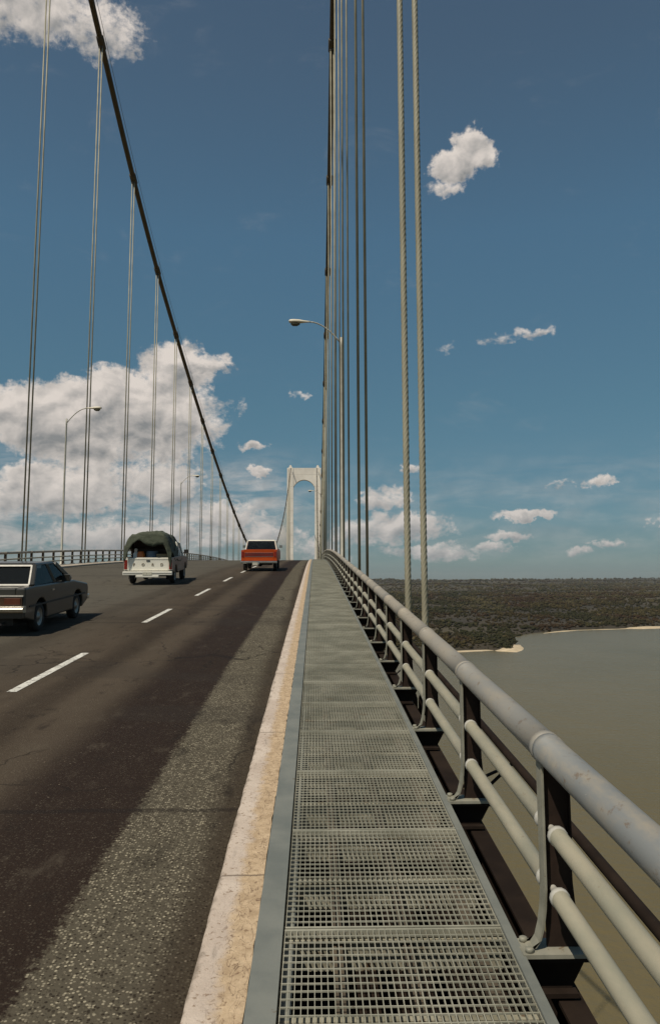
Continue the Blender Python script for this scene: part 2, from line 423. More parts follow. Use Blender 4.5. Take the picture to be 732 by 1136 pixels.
MT = dict(
    road=mat('asphalt', road_fn), kerb=mat('kerb_concrete', kerb_fn), water=mat('river_water', water_fn),
    land=mat('scrub_land', land_fn), leaf=mat('scrub_foliage', leaf_fn), rail=mat('galvanised_rail', rail_fn),
    lowrail=mat('painted_tube', low_rail_fn), rope=mat('wire_rope', rope_fn), glass=mat('car_glass', glass_fn), tarp=mat('canvas', tarp_fn),
    plate=noisy('edge_plate_steel', (.155, .165, .145), (.21, .215, .185), 3.0, .55, .15, .66, (.15, .12, .08), .1),
    grate=mat('grating_steel', grate_fn),
    dark=noisy('weathered_dark_steel', (.013, .0085, .006), (.024, .016, .011), 3.0, .85, spec=.12),
    post=noisy('post_steel', (.20, .195, .15), (.30, .285, .22), 6.0, .6, .1, .62, (.16, .11, .06)),
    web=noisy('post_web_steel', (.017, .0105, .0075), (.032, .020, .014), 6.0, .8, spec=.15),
    bright=noisy('zinc_sleeve', (.42, .40, .35), (.58, .55, .48), 12.0, .5, .1),
    cable=noisy('main_cable_wrap', (.050, .036, .018), (.085, .062, .033), 1.2, .65),
    lamp=noisy('lamp_pole_steel', (.30, .29, .24), (.42, .40, .33), 2.0, .55, .2),
    lamphead=noisy('lamp_head_cream', (.62, .56, .42), (.72, .66, .52), 4.0, .5),
    lens=noisy('lamp_lens', (.06, .055, .03), (.10, .09, .05), 4.0, .3),
    tower=mat('tower_paint', tower_fn),
    sand=noisy('river_sand', (.42, .33, .20), (.58, .47, .31), .15, .95),
    paint=noisy('road_paint', (.46, .44, .38), (.70, .68, .60), 5.0, .8, 0, .54, (.13, .11, .09)),
    white=noisy('white_car_paint', (.72, .69, .58), (.79, .76, .66), 1.5, .4, 0, .66, (.46, .40, .29), coat=.2),
    orange=noisy('orange_car_paint', (.36, .046, .002), (.43, .060, .003), 1.5, .5, 0, coat=.08, spec=.3),
    orange2=noisy('orange_tailgate_band', (.11, .016, .012), (.15, .02, .014), 1.5, .4),
    cream=noisy('cream_roof_paint', (.70, .66, .52), (.76, .72, .60), 1.5, .35, coat=.4),
    grey=noisy('dark_grey_car_paint', (.024, .022, .017), (.036, .034, .026), 1.5, .35, .1, coat=.3),
    chrome=noisy('chrome', (.62, .60, .55), (.72, .70, .64), 3.0, .24, 1.0),
    oldchrome=noisy('dull_chrome', (.40, .37, .30), (.52, .48, .40), 9.0, .42, .9),
    rubber=noisy('tyre_rubber', (.018, .016, .014), (.032, .028, .024), 6.0, .85),
    rim=noisy('wheel_rim', (.22, .21, .19), (.36, .34, .30), 6.0, .4, .6),
    redlens=noisy('tail_light_lens', (.17, .012, .008), (.22, .02, .010), 8.0, .2, coat=.5),
    brownlens=noisy('amber_tail_panel', (.050, .026, .012), (.075, .038, .018), 8.0, .35, coat=.1),
    brownred=noisy('brown_red_lens', (.075, .020, .009), (.10, .03, .012), 8.0, .3, coat=.2),
    black=noisy('black_trim', (.012, .011, .010), (.022, .02, .018), 5.0, .6),
    seat=noisy('seat_vinyl', (.05, .038, .03), (.08, .06, .05), 5.0, .7),
    numplate=noisy('number_plate', (.46, .44, .34), (.58, .55, .44), 14.0, .5, 0, .57, (.10, .09, .07)),
    side=noisy('shaded_white_paint', (.20, .145, .105), (.27, .20, .15), 1.5, .45, 0, .62, (.16, .12, .09), coat=.1),  # white pickup's body sides: shade painted in as a brown base colour
    jug=noisy('orange_plastic', (.62, .16, .03), (.70, .21, .05), 4.0, .45),
    blue=noisy('blue_grey_plastic', (.10, .15, .20), (.15, .20, .25), 4.0, .5),
    whitep=noisy('white_plastic', (.72, .72, .68), (.8, .8, .76), 4.0, .5),
    tan=noisy('cardboard', (.30, .22, .12), (.38, .28, .16), 4.0, .8),
)

# ------------------------------------------------------------------ mesh helpers
class MB:
    def __init__(s):
        s.v = []; s.f = []; s.sm = []
    def add(s, vs, fs, smooth=False):
        o = len(s.v)
        s.v.extend([tuple(v) for v in vs])
        s.f.extend([tuple(i + o for i in f) for f in fs])
        s.sm.extend([smooth] * len(fs))
        return s
    def box(s, x0, x1, y0, y1, z0, z1):
        vs = [(x0, y0, z0), (x1, y0, z0), (x1, y1, z0), (x0, y1, z0), (x0, y0, z1), (x1, y0, z1), (x1, y1, z1), (x0, y1, z1)]
        return s.add(vs, [(0, 3, 2, 1), (4, 5, 6, 7), (0, 1, 5, 4), (1, 2, 6, 5), (2, 3, 7, 6), (3, 0, 4, 7)])
    def hexa(s, q0, q1):
        """two quads (bottom ring, top ring) joined into a closed block"""
        return s.add(list(q0) + list(q1), [(3, 2, 1, 0), (4, 5, 6, 7), (0, 1, 5, 4), (1, 2, 6, 5), (2, 3, 7, 6), (3, 0, 4, 7)])
    def bar(s, a, b, w, h, up=(0, 0, 1)):
        a = Vector(a); b = Vector(b); d = (b - a).normalized()
        r = d.cross(Vector(up))
        if r.length < 1e-4: r = d.cross(Vector((1, 0, 0)))
        r.normalize(); u = r.cross(d)
        q = [r * (-w / 2) - u * (h / 2), r * (w / 2) - u * (h / 2), r * (w / 2) + u * (h / 2), r * (-w / 2) + u * (h / 2)]
        return s.hexa([a + k for k in q], [b + k for k in q])
    def tube(s, pts, rad, n=12, cap=True, smooth=True):
        pts = [Vector(p) for p in pts]
        if not hasattr(rad, '__len__'): rad = [rad] * len(pts)
        vs = []; fs = []
        ref = None
        for i, p in enumerate(pts):
            d = (pts[min(i + 1, len(pts) - 1)] - pts[max(i - 1, 0)]).normalized()
            if ref is None:
                ref = Vector((0, 0, 1)) if abs(d.z) < .9 else Vector((1, 0, 0))
            r = d.cross(ref).normalized(); u = r.cross(d)
            ref = u
            for k in range(n):
                a = 2 * math.pi * k / n
                vs.append(p + (r * math.cos(a) + u * math.sin(a)) * rad[i])
        for i in range(len(pts) - 1):
            for k in range(n):
                k2 = (k + 1) % n
                fs.append((i * n + k, i * n + k2, (i + 1) * n + k2, (i + 1) * n + k))
        s.add(vs, fs, smooth)
        if cap:
            o = len(s.v) - len(vs)
            s.f.append(tuple(o + k for k in range(n))[::-1]); s.sm.append(False)
            s.f.append(tuple(o + (len(pts) - 1) * n + k for k in range(n))); s.sm.append(False)
        return s
    def lathe_x(s, prof, cx, cy, cz, n=24):
        """profile of (x, radius) turned round the x axis"""
        vs = []; fs = []
        for (x, r) in prof:
            for k in range(n):
                a = 2 * math.pi * k / n
                vs.append((cx + x, cy + r * math.cos(a), cz + r * math.sin(a)))
        for i in range(len(prof) - 1):
            for k in range(n):
                k2 = (k + 1) % n
                fs.append((i * n + k, (i + 1) * n + k, (i + 1) * n + k2, i * n + k2))
        return s.add(vs, fs, True)
    def lathe_z(s, prof, cx, cy, n=20):
        vs = []; fs = []
        for (z, r) in prof:
            for k in range(n):
                a = 2 * math.pi * k / n
                vs.append((cx + r * math.cos(a), cy + r * math.sin(a), z))
        for i in range(len(prof) - 1):
            for k in range(n):
                k2 = (k + 1) % n
                fs.append((i * n + k, i * n + k2, (i + 1) * n + k2, (i + 1) * n + k))
        return s.add(vs, fs, True)
    def prism_x(s, poly, x0, x1):
        """polygon of (y, z) extruded in x"""
        n = len(poly)
        vs = [(x0, y, z) for y, z in poly] + [(x1, y, z) for y, z in poly]
        fs = [tuple(range(n))[::-1], tuple(range(n, 2 * n))]
        fs += [(k, (k + 1) % n, n + (k + 1) % n, n + k) for k in range(n)]
        return s.add(vs, fs)
    def prism_y(s, poly, y0, y1):
        n = len(poly)
        vs = [(x, y0, z) for x, z in poly] + [(x, y1, z) for x, z in poly]
        fs = [tuple(range(n)), tuple(range(n, 2 * n))[::-1]]
        fs += [((k + 1) % n, k, n + k, n + (k + 1) % n) for k in range(n)]
        return s.add(vs, fs)
    def build(s, name, m, parent=None, bevel=0.0, seg=2, recalc=True, fix=True):
        me = bpy.data.meshes.new(name)
        me.from_pydata(s.v, [], s.f)
        me.polygons.foreach_set('use_smooth', s.sm)
        if recalc and len(s.f) < 60000:
            bm = bmesh.new(); bm.from_mesh(me)
            bmesh.ops.recalc_face_normals(bm, faces=bm.faces)
            bm.to_mesh(me); bm.free()
        me.materials.append(m)
        o = bpy.data.objects.new(name, me)
        COL.objects.link(o)
        if parent is not None: o.parent = parent
        if bevel:
            bv = o.modifiers.new('bevel', 'BEVEL')
            bv.width = bevel; bv.segments = seg; bv.limit_method = 'ANGLE'; bv.angle_limit = R(35)
            bv.harden_normals = False
        return o
def tag(o, label=None, cat=None, group=None, kind=None):
    if label: o['label'] = label
    if cat: o['category'] = cat
    if group: o['group'] = group
    if kind: o['kind'] = kind
    return o
def empty(name, loc, rz=0.0, rx=0.0):
    o = bpy.data.objects.new(name, None)
    COL.objects.link(o)
    o.location = loc; o.rotation_euler = (rx, 0, rz)
    o.empty_display_size = .2
    return o
def dup(o, parent=None):
    c = o.copy(); COL.objects.link(c)
    if parent is not None: c.parent = parent
    for ch in [k for k in COL.objects if k.parent is o]:
        dup(ch, c)
    return c

# ------------------------------------------------------------------ deck profile
G0, KC = 0.0714, 0.000254
def dz_(y):
    if y < 0: return G0 * y
    if y <= 200: return G0 * y - KC * y * y - .08 * (math.exp(-((y - 25) / 16) ** 2) - math.exp(-((25) / 16) ** 2) * math.exp(-y / 4))
    z = G0 * 200 - KC * 200 * 200
    sl_ = G0 - 2 * KC * 200
    return z + sl_ * (y - 200)
def slope(y):
    return (dz_(y + .05) - dz_(y - .05)) / .1
def stations(y0, y1, near=1.0):
    ys = []; y = y0
    while y < y1:
        ys.append(y)
        y += near if y < 60 else (near * 2 if y < 160 else near * 8)
    ys.append(y1)
    return ys
def sweep(mb, prof, y0, y1, closed=True, near=1.0, jag=None):
    """profile of (x, z over the deck) carried along the deck line"""
    ys = stations(y0, y1, near); n = len(prof)
    vs = []
    for y in ys:
        for i, (x, z) in enumerate(prof):
            j = jag(i, y) if jag else 0.0
            vs.append((x + j, y, dz_(y) + z))
    fs = []
    for i in range(len(ys) - 1):
        for k in range(n if closed else n - 1):
            k2 = (k + 1) % n
            fs.append((i * n + k, i * n + k2, (i + 1) * n + k2, (i + 1) * n + k))
    mb.add(vs, fs)
    if closed:
        o = len(mb.v) - len(vs)
        mb.f.append(tuple(o + k for k in range(n))); mb.sm.append(False)
        mb.f.append(tuple(o + (len(ys) - 1) * n + k for k in range(n))[::-1]); mb.sm.append(False)
    return mb
Y0, Y1 = -24.0, 565.0
XM = -8.16                                   # centre line of the bridge
def mir(x): return 2 * XM - x

# ------------------------------------------------------------------ setting: water, land, deck
WZ = -60.0
o = MB().add([(-30000, -6000, WZ), (30000, -6000, WZ), (30000, 50000, WZ), (-30000, 50000, WZ)], [(0, 1, 2, 3)]).build('river_water', MT['water'])
tag(o, 'broad olive brown river far below the bridge', 'water', kind='structure')

SH = [(-4000, 470), (-1500, 520), (-400, 590), (0, 640), (117, 668), (142, 675), (164, 672), (174, 680), (192, 728), (200, 780), (217, 831), (244, 870), (284, 913), (320, 941), (370, 957), (411, 973), (442, 988), (520, 1010), (700, 1070), (1100, 1250), (2000, 1500), (5000, 2200), (12000, 3600)]
SHX = np.array([p[0] for p in SH], float); SHY = np.array([p[1] for p in SH], float)
def shore(x): return np.interp(x, SHX, SHY)
def nz(x, y, s, seed=0.0):
    return noise.fractal(Vector((x * s, y * s, seed)), 1.0, 2.0, 5)
def land_h(x, y):
    d = y - float(shore(x))
    n = nz(x, y, .0011, 3.1)
    if d < 0: return WZ - 2.0 + max(d, -60) * .1
    h = WZ - 2.0 + min(d, 30) * .16
    h += max(0, min(d - 20, 1500)) * .0070
    h += max(0, min(d - 1500, 3500)) * .0070
    h += max(0, min(d - 5000, 9000)) * .0012
    h += n * (2 + min(d, 4000) * .0048)
    # a low rounded hill above the near shore
    hx, hy = (x - 640) / 520, (y - 3500) / 900
    h += 9 * math.exp(-(hx * hx + hy * hy))
    hx, hy = (x - 2600) / 1500, (y - 7600) / 1200
    h += 9 * math.exp(-(hx * hx + hy * hy))
    return h
ts = np.concatenate([np.arange(-.55, .9, .011), [1.1, 1.4, 1.8, 2.4]])
ts = np.concatenate([[-2.4, -1.6, -1.0, -.75], ts])
ys = np.concatenate([np.linspace(430, 1150, 90), 1150 * 1.034 ** np.arange(1, 82)])
vs = []; fs = []
for y in ys:
    for t_ in ts:
        x = t_ * y
        vs.append((x, y, land_h(x, y)))
nt = len(ts)
for i in range(len(ys) - 1):
    for k in range(nt - 1):
        fs.append((i * nt + k, i * nt + k + 1, (i + 1) * nt + k + 1, (i + 1) * nt + k))
mb = MB(); mb.add(vs, fs, True)
tag(mb.build('hills', MT['land'], recalc=False), 'low brown green scrub hills beyond the river', 'hills', kind='structure')

# sand along the shore: low banks with thickness following the waterline
def sandbank(pts, name, label):
    mb = MB(); vs = []
    for (x, y, w) in pts:
        vs += [(x + w * .1, y - w * .55, WZ - .6), (x, y - w * .35, WZ + min(.5, .02 * w)), (x - w * .05, y + w * .3, WZ + min(1.6, .04 * w)), (x - w * .1, y + w * .8, WZ + .1)]
    fs = []
    for i in range(len(pts) - 1):
        for k in range(3):
            fs.append((i * 4 + k, (i + 1) * 4 + k, (i + 1) * 4 + k + 1, i * 4 + k + 1))
    mb.add(vs, fs, True)
    tag(mb.build(name, MT['sand'], recalc=True), label, 'sand', kind='structure')
sandbank([(100, 661, 3), (118, 667, 10), (135, 674, 11), (150, 680, 9), (160, 685, 5)], 'beach', 'pale sand strip at the foot of the scrub')
sandbank([(157, 674, 4), (163, 676, 16), (170, 680, 40), (178, 696, 44), (186, 714, 36), (191, 726, 14), (194, 734, 4)], 'beach', 'pale rounded sandbar jutting into the river')
sandbank([(262, 888, 2), (284, 911, 7), (300, 924, 10), (318, 938, 3), (340, 947, 3), (360, 953, 7), (376, 958, 3), (392, 965, 7), (404, 970, 26), (428, 981, 34), (446, 989, 24), (470, 996, 6), (540, 1016, 5), (620, 1042, 4)], 'beach', 'pale sand beach along the far bank of the inlet')

# scrub and trees of the far bank
ico_v = []; ico_f = []
def ico(sub):
    bm = bmesh.new(); bmesh.ops.create_icosphere(bm, subdivisions=sub, radius=1.0)
    v = np.array([q.co[:] for q in bm.verts]); f = np.array([[q.index for q in t.verts] for t in bm.faces])
    bm.free(); return v, f
def scatter(name, n, d0, d1, sizes, sub, label, spread=1.0):
    bv, bf = ico(sub)
    V = []; F = []; off = 0; c = 0; tries = 0
    while c < n and tries < n * 6:
        tries += 1
        u = random.random()
        d = d0 * (d1 / d0) ** u
        t_ = random.uniform(-.12, .62) if random.random() < .93 else random.uniform(.62, 1.0)
        x = t_ * d; y = d
        ds = y - float(shore(x))
        if ds < 9: continue
        if 100 < x < 162 and ds < 12: continue
        if 255 < x < 620 and ds < 20 and random.random() < .8: continue
        s = sizes[0] + (sizes[1] - sizes[0]) * random.random() ** 2
        s *= (d / 900) ** spread
        dn = nz(x, y, .006, 9.0)
        if dn < -.12 and random.random() < .75: continue
        if ds < 200: s *= 1.1
        cl_n = random.choice((2, 3, 3, 4))
        for q in range(cl_n):
            ox, oy = random.gauss(0, s * .55), random.gauss(0, s * .55)
            sc = s * random.uniform(.45, .85)
            jit = rng.uniform(.62, 1.25, (len(bv), 1))
            p = bv * jit * np.array([sc * random.uniform(.9, 1.3), sc * random.uniform(.9, 1.3), sc * random.uniform(.7, 1.05)])
            p = p + np.array([x + ox, y + oy, land_h(x, y) + sc * .55 + random.uniform(0, .5) * s])
            V.append(p); F.append(bf + off); off += len(bv)
        c += 1
    V = np.concatenate(V); F = np.concatenate(F)
    me = bpy.data.meshes.new(name)
    me.vertices.add(len(V)); me.vertices.foreach_set('co', V.ravel())
    me.loops.add(F.size); me.loops.foreach_set('vertex_index', F.ravel().astype(np.int32))
    me.polygons.add(len(F)); me.polygons.foreach_set('loop_start', np.arange(0, F.size, 3, dtype=np.int32))
    me.update(calc_edges=True)
    me.materials.append(MT['leaf'])
    o = bpy.data.objects.new(name, me); COL.objects.link(o)
    return tag(o, label, 'woodland', kind='stuff')
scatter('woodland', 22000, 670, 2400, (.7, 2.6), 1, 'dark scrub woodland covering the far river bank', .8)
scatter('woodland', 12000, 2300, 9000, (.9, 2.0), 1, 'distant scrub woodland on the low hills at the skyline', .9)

# deck
rx0, rx1 = mir(-.54), -.54
mb = MB()
sweep(mb, [(rx0, -.1), (rx1, -.1)], Y0, Y1, closed=False, near=.5)
tag(mb.build('road', MT['road']), 'dark stained asphalt roadway climbing to the crest', 'road', kind='structure')

mb = MB()
YD = 10.2
k = -3
while True:
    ya = YD + 7.7 * k; k += 1
    if ya > 300: break
    yb = ya + 3.2
    for xc in (-3.91,):
        q = []
        for y in np.linspace(ya, yb, 8):
            q.append(y)
        for y_a, y_b in zip(q[:-1], q[1:]):
            mb.add([(xc - .065, y_a, dz_(y_a) - .095), (xc + .065, y_a, dz_(y_a) - .095), (xc + .065, y_b, dz_(y_b) - .095), (xc - .065, y_b, dz_(y_b) - .095)], [(0, 1, 2, 3)])
tag(mb.build('road_markings', MT['paint'], recalc=False), 'worn white lane dashes on the asphalt', 'road marking', kind='structure')

def jag_r(i, y):
    return .007 * noise.noise(Vector((y * 2.1, 3.3, 0))) + .006 * noise.noise(Vector((y * 11, 1.3, 0))) if i in (0, 1, 2) else (.012 * noise.noise(Vector((y * 9, 8.3, 0))) if i == 3 else 0)
mb = MB()
sweep(mb, [(-.550, -.16), (-.548, -.012), (-.535, .002), (-.290, .006), (-.290, -.16)], Y0, Y1, near=.1, jag=jag_r)
tag(mb.build('kerb', MT['kerb'], recalc=False), 'pale kerb streaked with yellow dirt beside the grating walkway', 'kerb', kind='structure')
mb = MB()
sweep(mb, [(mir(-.550), -.16), (mir(-.548), -.012), (mir(-.535), .002), (mir(-.290), .006), (mir(-.290), -.16)][::-1], Y0, Y1, near=1.0)
sweep(mb, [(mir(-.29), .0), (mir(.96), .0), (mir(.96), -.06), (mir(-.29), -.06)], Y0, Y1, near=1.0)
tag(mb.build('pavement', noisy('far_walkway', (.30, .25, .19), (.42, .36, .28), 1.0, .85)), 'tan kerb and walkway along the far side of the road', 'pavement', kind='structure')
mb = MB()
sweep(mb, [(-.288, -.14), (-.288, .010), (-.158, .010), (-.158, -.14), (-.166, -.14), (-.166, .002), (-.280, .002), (-.280, -.14)], Y0, Y1)
tag(mb.build('kerb_plate', MT['plate']), 'blue grey steel plate between kerb and grating', 'kerb plate', kind='structure')
# dark steelwork under the walkway
mb = MB()
sweep(mb, [(mir(1.25), -.95), (1.25, -.95), (1.25, -1.05), (mir(1.25), -1.05)], Y0, Y1)
sweep(mb, [(1.13, -.20), (1.25, -.20), (1.25, -.95), (1.23, -.95), (1.23, -.22), (1.13, -.22)], Y0, Y1)
sweep(mb, [(mir(1.13), -.20), (mir(1.25), -.20), (mir(1.25), -.95), (mir(1.23), -.95), (mir(1.23), -.22), (mir(1.13), -.22)], Y0, Y1)
sweep(mb, [(-.60, -.17), (-.165, -.17), (-.165, -.93), (-.60, -.93)], Y0, Y1)
sweep(mb, [(rx0, -.13), (-.60, -.13), (-.60, -.35), (rx0, -.35)], Y0, Y1)
tag(mb.build('deck_girder', MT['dark']), 'dark steel girder carrying the roadway and walkway', 'girder', kind='structure')
mb = MB()
for xs_ in (.12, .46, .80):
    sweep(mb, [(xs_ - .03, -.075), (xs_ + .03, -.075), (xs_ + .03, -.09), (xs_ + .006, -.09), (xs_ + .006, -.22), (xs_ - .006, -.22), (xs_ - .006, -.09), (xs_ - .03, -.09)], Y0, 110)
tag(mb.build('walkway_stringer', noisy('stringer_steel', (.05, .04, .028), (.09, .07, .045), 3, .8)), 'dark stringers glimpsed through the grating', 'stringer', kind='structure')

# grating panels: one thing each, copies share their mesh
PL = 1.25
def grating_mesh():
    mb = MB()
    x0, x1 = -.145, .925
    n = 37
    for i in range(n + 1):
        x = x0 + (x1 - x0) * i / n
        mb.box(x - .0018, x + .0018, .012, PL - .012, -.018, -.002)
    m_ = 22
    for j in range(m_ + 1):
        y = .012 + (PL - .024) * j / m_
        w = .0024 if 0 < j < m_ else .006
        mb.box(x0 - .003, x1 + .003, y - w, y + w, -.007 if 0 < j < m_ else -.036, .0)
    return mb
first = None
k = 0
yy = -2.2
gl = 'galvanised grating panel of the walkway, grey green mesh bars over dark steelwork'
while yy < 118:
    if first is None:
        first = grating_mesh().build('grating_panel', MT['grate'], recalc=False)
        ob = first
    else:
        ob = first.copy(); COL.objects.link(ob)
    z0 = dz_(yy)
    ob.location = (0, yy, z0 + random.uniform(-.001, .001))
    ob.rotation_euler = (math.atan(slope(yy + PL / 2)) + random.uniform(-.0012, .0012), random.uniform(-.002, .002), random.uniform(-.0012, .0012))
    tag(ob, gl, 'grating', 'grating panels of the walkway')
    yy += PL
    k += 1
mb = MB()
sweep(mb, [(.928, -.07), (.928, .012), (.975, .012), (.975, -.07)], Y0, Y1)
sweep(mb, [(-.15, -.07), (-.15, -.045), (-.10, -.045), (-.10, -.07)], Y0, 120)
tag(mb.build('walkway_edge', MT['plate']), 'grey steel edge angle along the grating', 'walkway edge', kind='structure')
# cross bearers under the grating joints with paler flanges
mb = MB()
yy = -2.2
while yy < 60:
    for f in (0.0, .5):
        y = yy + PL * f
        z = dz_(y)
        mb.box(-.15, .93, y - .028, y + .028, z - .056, z - .046)
        mb.box(-.15, .93, y - .004, y + .004, z - .20, z - .056)
    yy += PL
tag(mb.build('walkway_bearer', noisy('bearer_steel', (.17, .16, .11), (.34, .32, .24), 5.0, .7, 0, .58, (.10, .06, .03))), 'paler cross bearers glimpsed under the grating', 'bearer', kind='structure')

hz_m = bpy.data.materials.new('haze_air'); hz_m.use_nodes = True
ht = NT(hz_m.node_tree); ht.n.clear()
ho = ht.new('ShaderNodeOutputMaterial'); hv = ht.new('ShaderNodeVolumePrincipled')
hv.inputs['Color'].default_value = (.86, .89, .90, 1); hv.inputs['Density'].default_value = 2.8e-5; hv.inputs['Anisotropy'].default_value = .2
ht.l.new(hv.outputs[0], ho.inputs['Volume'])
tag(MB().box(-14000, 14000, -700, 15000, WZ - 12, 120).build('haze', hz_m), 'thin pale air over the river and hills', 'haze', kind='stuff')

# ------------------------------------------------------------------ railings
XR = 1.10
P0, PS = 3.84, 2.0
def rail_path(y0, y1, x, z, r, kind, p0=P0):
    """points and radii of a tube that pinches or swells at every post"""
    pts = []; rad = []
    k = math.floor((y0 - p0) / PS)
    seq = [(-.055, r), (-.053, r * 1.07), (-.006, r * 1.07), (-.005, r * .90), (.005, r * .90), (.006, r * 1.07), (.053, r * 1.07), (.055, r)] if kind == 'top' else \
          [(-.125, r), (-.12, r * 1.10), (-.098, r * 1.10), (-.094, r * .95), (-.035, r * .45), (-.03, r * .40), (.03, r * .40), (.035, r * .45), (.094, r * .95), (.098, r * 1.10), (.12, r * 1.10), (.125, r)]
    while True:
        yp = p0 + k * PS; k += 1
        if yp > y1: break
        for dy_, rr in seq:
            y = yp + dy_
            pts.append((x, y, dz_(y) + z)); rad.append(rr)
        for dy_ in (.6, 1.0, 1.4):
            y = yp + dy_
            pts.append((x, y, dz_(y) + z)); rad.append(r)
    return pts, rad
ZT, ZM, ZL = .915, .55, .275
def post_flange(sg, x):
    """flange on the walkway side with a curved foot, in local coordinates, sg=+1 right side"""
    mb = MB()
    pr = [(-.085, .012), (-.060, .016), (-.035, .05), (-.018, .11), (-.006, .19), (0.0, .28), (0.0, .90)]
    out = [(p[0] + .012, p[1] + (.004 if i < 3 else 0)) for i, p in enumerate(pr)]
    ring = pr + out[::-1]
    mb.prism_y([((q[0]) * sg, q[1]) for q in ring], -.042, .042)
    return mb
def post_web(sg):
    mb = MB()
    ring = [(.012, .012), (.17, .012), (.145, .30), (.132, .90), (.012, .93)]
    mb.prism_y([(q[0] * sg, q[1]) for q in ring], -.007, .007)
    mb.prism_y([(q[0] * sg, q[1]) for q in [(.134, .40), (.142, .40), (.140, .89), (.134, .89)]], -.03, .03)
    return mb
def post_base(sg):
    mb = MB()
    mb.prism_y([(q[0] * sg, q[1]) for q in [(-.12, -.006), (.24, -.006), (.24, .012), (-.12, .012)]], -.085, .085)
    for bx_ in (-.085, .20):
        for by_ in (-.055, .055):
            mb.lathe_z([(.012, .0), (.012, .020), (.03, .020), (.034, .012), (.034, 0)], bx_ * sg, by_, 8)
    return mb
def post_bracket(sg):
    mb = MB()
    mb.prism_y([(q[0] * sg, q[1]) for q in [(-.16, -.03), (.24, -.03), (.24, -.010), (-.16, -.010)]], -.07, .07)
    mb.prism_y([(q[0] * sg, q[1]) for q in [(-.16, -.17), (.12, -.17), (.20, -.03), (-.16, -.03)]], -.008, .008)
    mb.prism_y([(q[0] * sg, q[1]) for q in [(-.16, -.19), (.14, -.19), (.14, -.17), (-.16, -.17)]], -.06, .06)
    return mb
def railing(name, sg, x, y0, y1, label, detail, npost, first_post):
    root = empty(name, (0, 0, 0))
    tag(root, label, 'railing', 'bridge railings')
    xi = x + .05 * sg
    p, r = rail_path(y0, y1, xi, ZT, .075, 'top'); MB().tube(p, r, 20 if detail else 10).build('top_rail', MT['rail'], root, recalc=False)
    p, r = rail_path(y0, y1, xi, ZM, .043, 'mid'); MB().tube(p, r, 14 if detail else 8).build('middle_rail', MT['lowrail'], root, recalc=False)
    p, r = rail_path(y0, y1, xi, ZL, .043, 'mid'); MB().tube(p, r, 14 if detail else 8).build('lower_rail', MT['lowrail'], root, recalc=False)
    proto = None
    for k in range(npost):
        y = first_post + k * PS
        if proto is None:
            ob = post_flange(sg, x).build('post', MT['post'], root, bevel=.002 if detail else 0)
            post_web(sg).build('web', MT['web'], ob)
            post_base(sg).build('base_plate', MT['post'], ob)
            if detail: post_bracket(sg).build('bracket', MT['dark'], ob)
            proto = ob
        else:
            ob = dup(proto, root)
        ob.location = (x, y, dz_(y))
    return root
railing('bridge_railing', 1, XR - .015, -8.0, 130, 'grey tubular railing between the grating walkway and the river', True, 66, P0 - 4 * PS)
railing('bridge_railing', -1, mir(XR - .015), 8.0, 224, 'tubular railing across the road, behind the cars', False, 100, P0 + 5 * PS)
# dark conduit outside the railing
root = empty('conduit', (0, 0, 0))
tag(root, 'dark conduit pipe running outside the near railing above the river', 'pipe')
pts = [(1.70, y, dz_(y) + .0) for y in stations(Y0, 150, 1.0)]
MB().tube(pts, .034, 10).build('pipe', MT['dark'], root, recalc=False)
br = None
for k in range(24):
    y = P0 - 3 + k * 6
    if br is None:
        mb = MB(); mb.bar((1.25, 0, -.45), (1.70, 0, -.05), .05, .012); mb.bar((1.25, 0, -.24), (1.70, 0, -.05), .05, .012)
        br = mb.build('bracket', MT['dark'], root); ob = br
    else:
        ob = br.copy(); COL.objects.link(ob)
    ob.location = (0, y, dz_(y))

# ------------------------------------------------------------------ main cables, suspenders, tower
CT = [(-20, 84), (0, 73.5), (20, 64.2), (38, 55.8), (56, 47.6), (69, 41.7), (81, 37.2), (103, 30.9), (125, 25.5), (151, 19.9), (195, 12.3), (230, 8.6), (265, 7.4), (300, 9.6), (370, 22.0), (420, 34.0), (470, 49.0), (520, 67.0), (562, 84.0)]
CY = np.array([c[0] for c in CT], float); CZ = np.array([c[1] for c in CT], float)
CM = np.gradient(CZ, CY)
def cz_(y):
    i = int(np.clip(np.searchsorted(CY, y) - 1, 0, len(CY) - 2))
    h = CY[i + 1] - CY[i]; t_ = (y - CY[i]) / h
    return float((2 * t_**3 - 3 * t_**2 + 1) * CZ[i] + (t_**3 - 2 * t_**2 + t_) * h * CM[i] + (-2 * t_**3 + 3 * t_**2) * CZ[i + 1] + (t_**3 - t_**2) * h * CM[i + 1])
XC_R, XC_L = 1.45, -17.65
HY = [12 * (n - .08) for n in range(1, 47)]
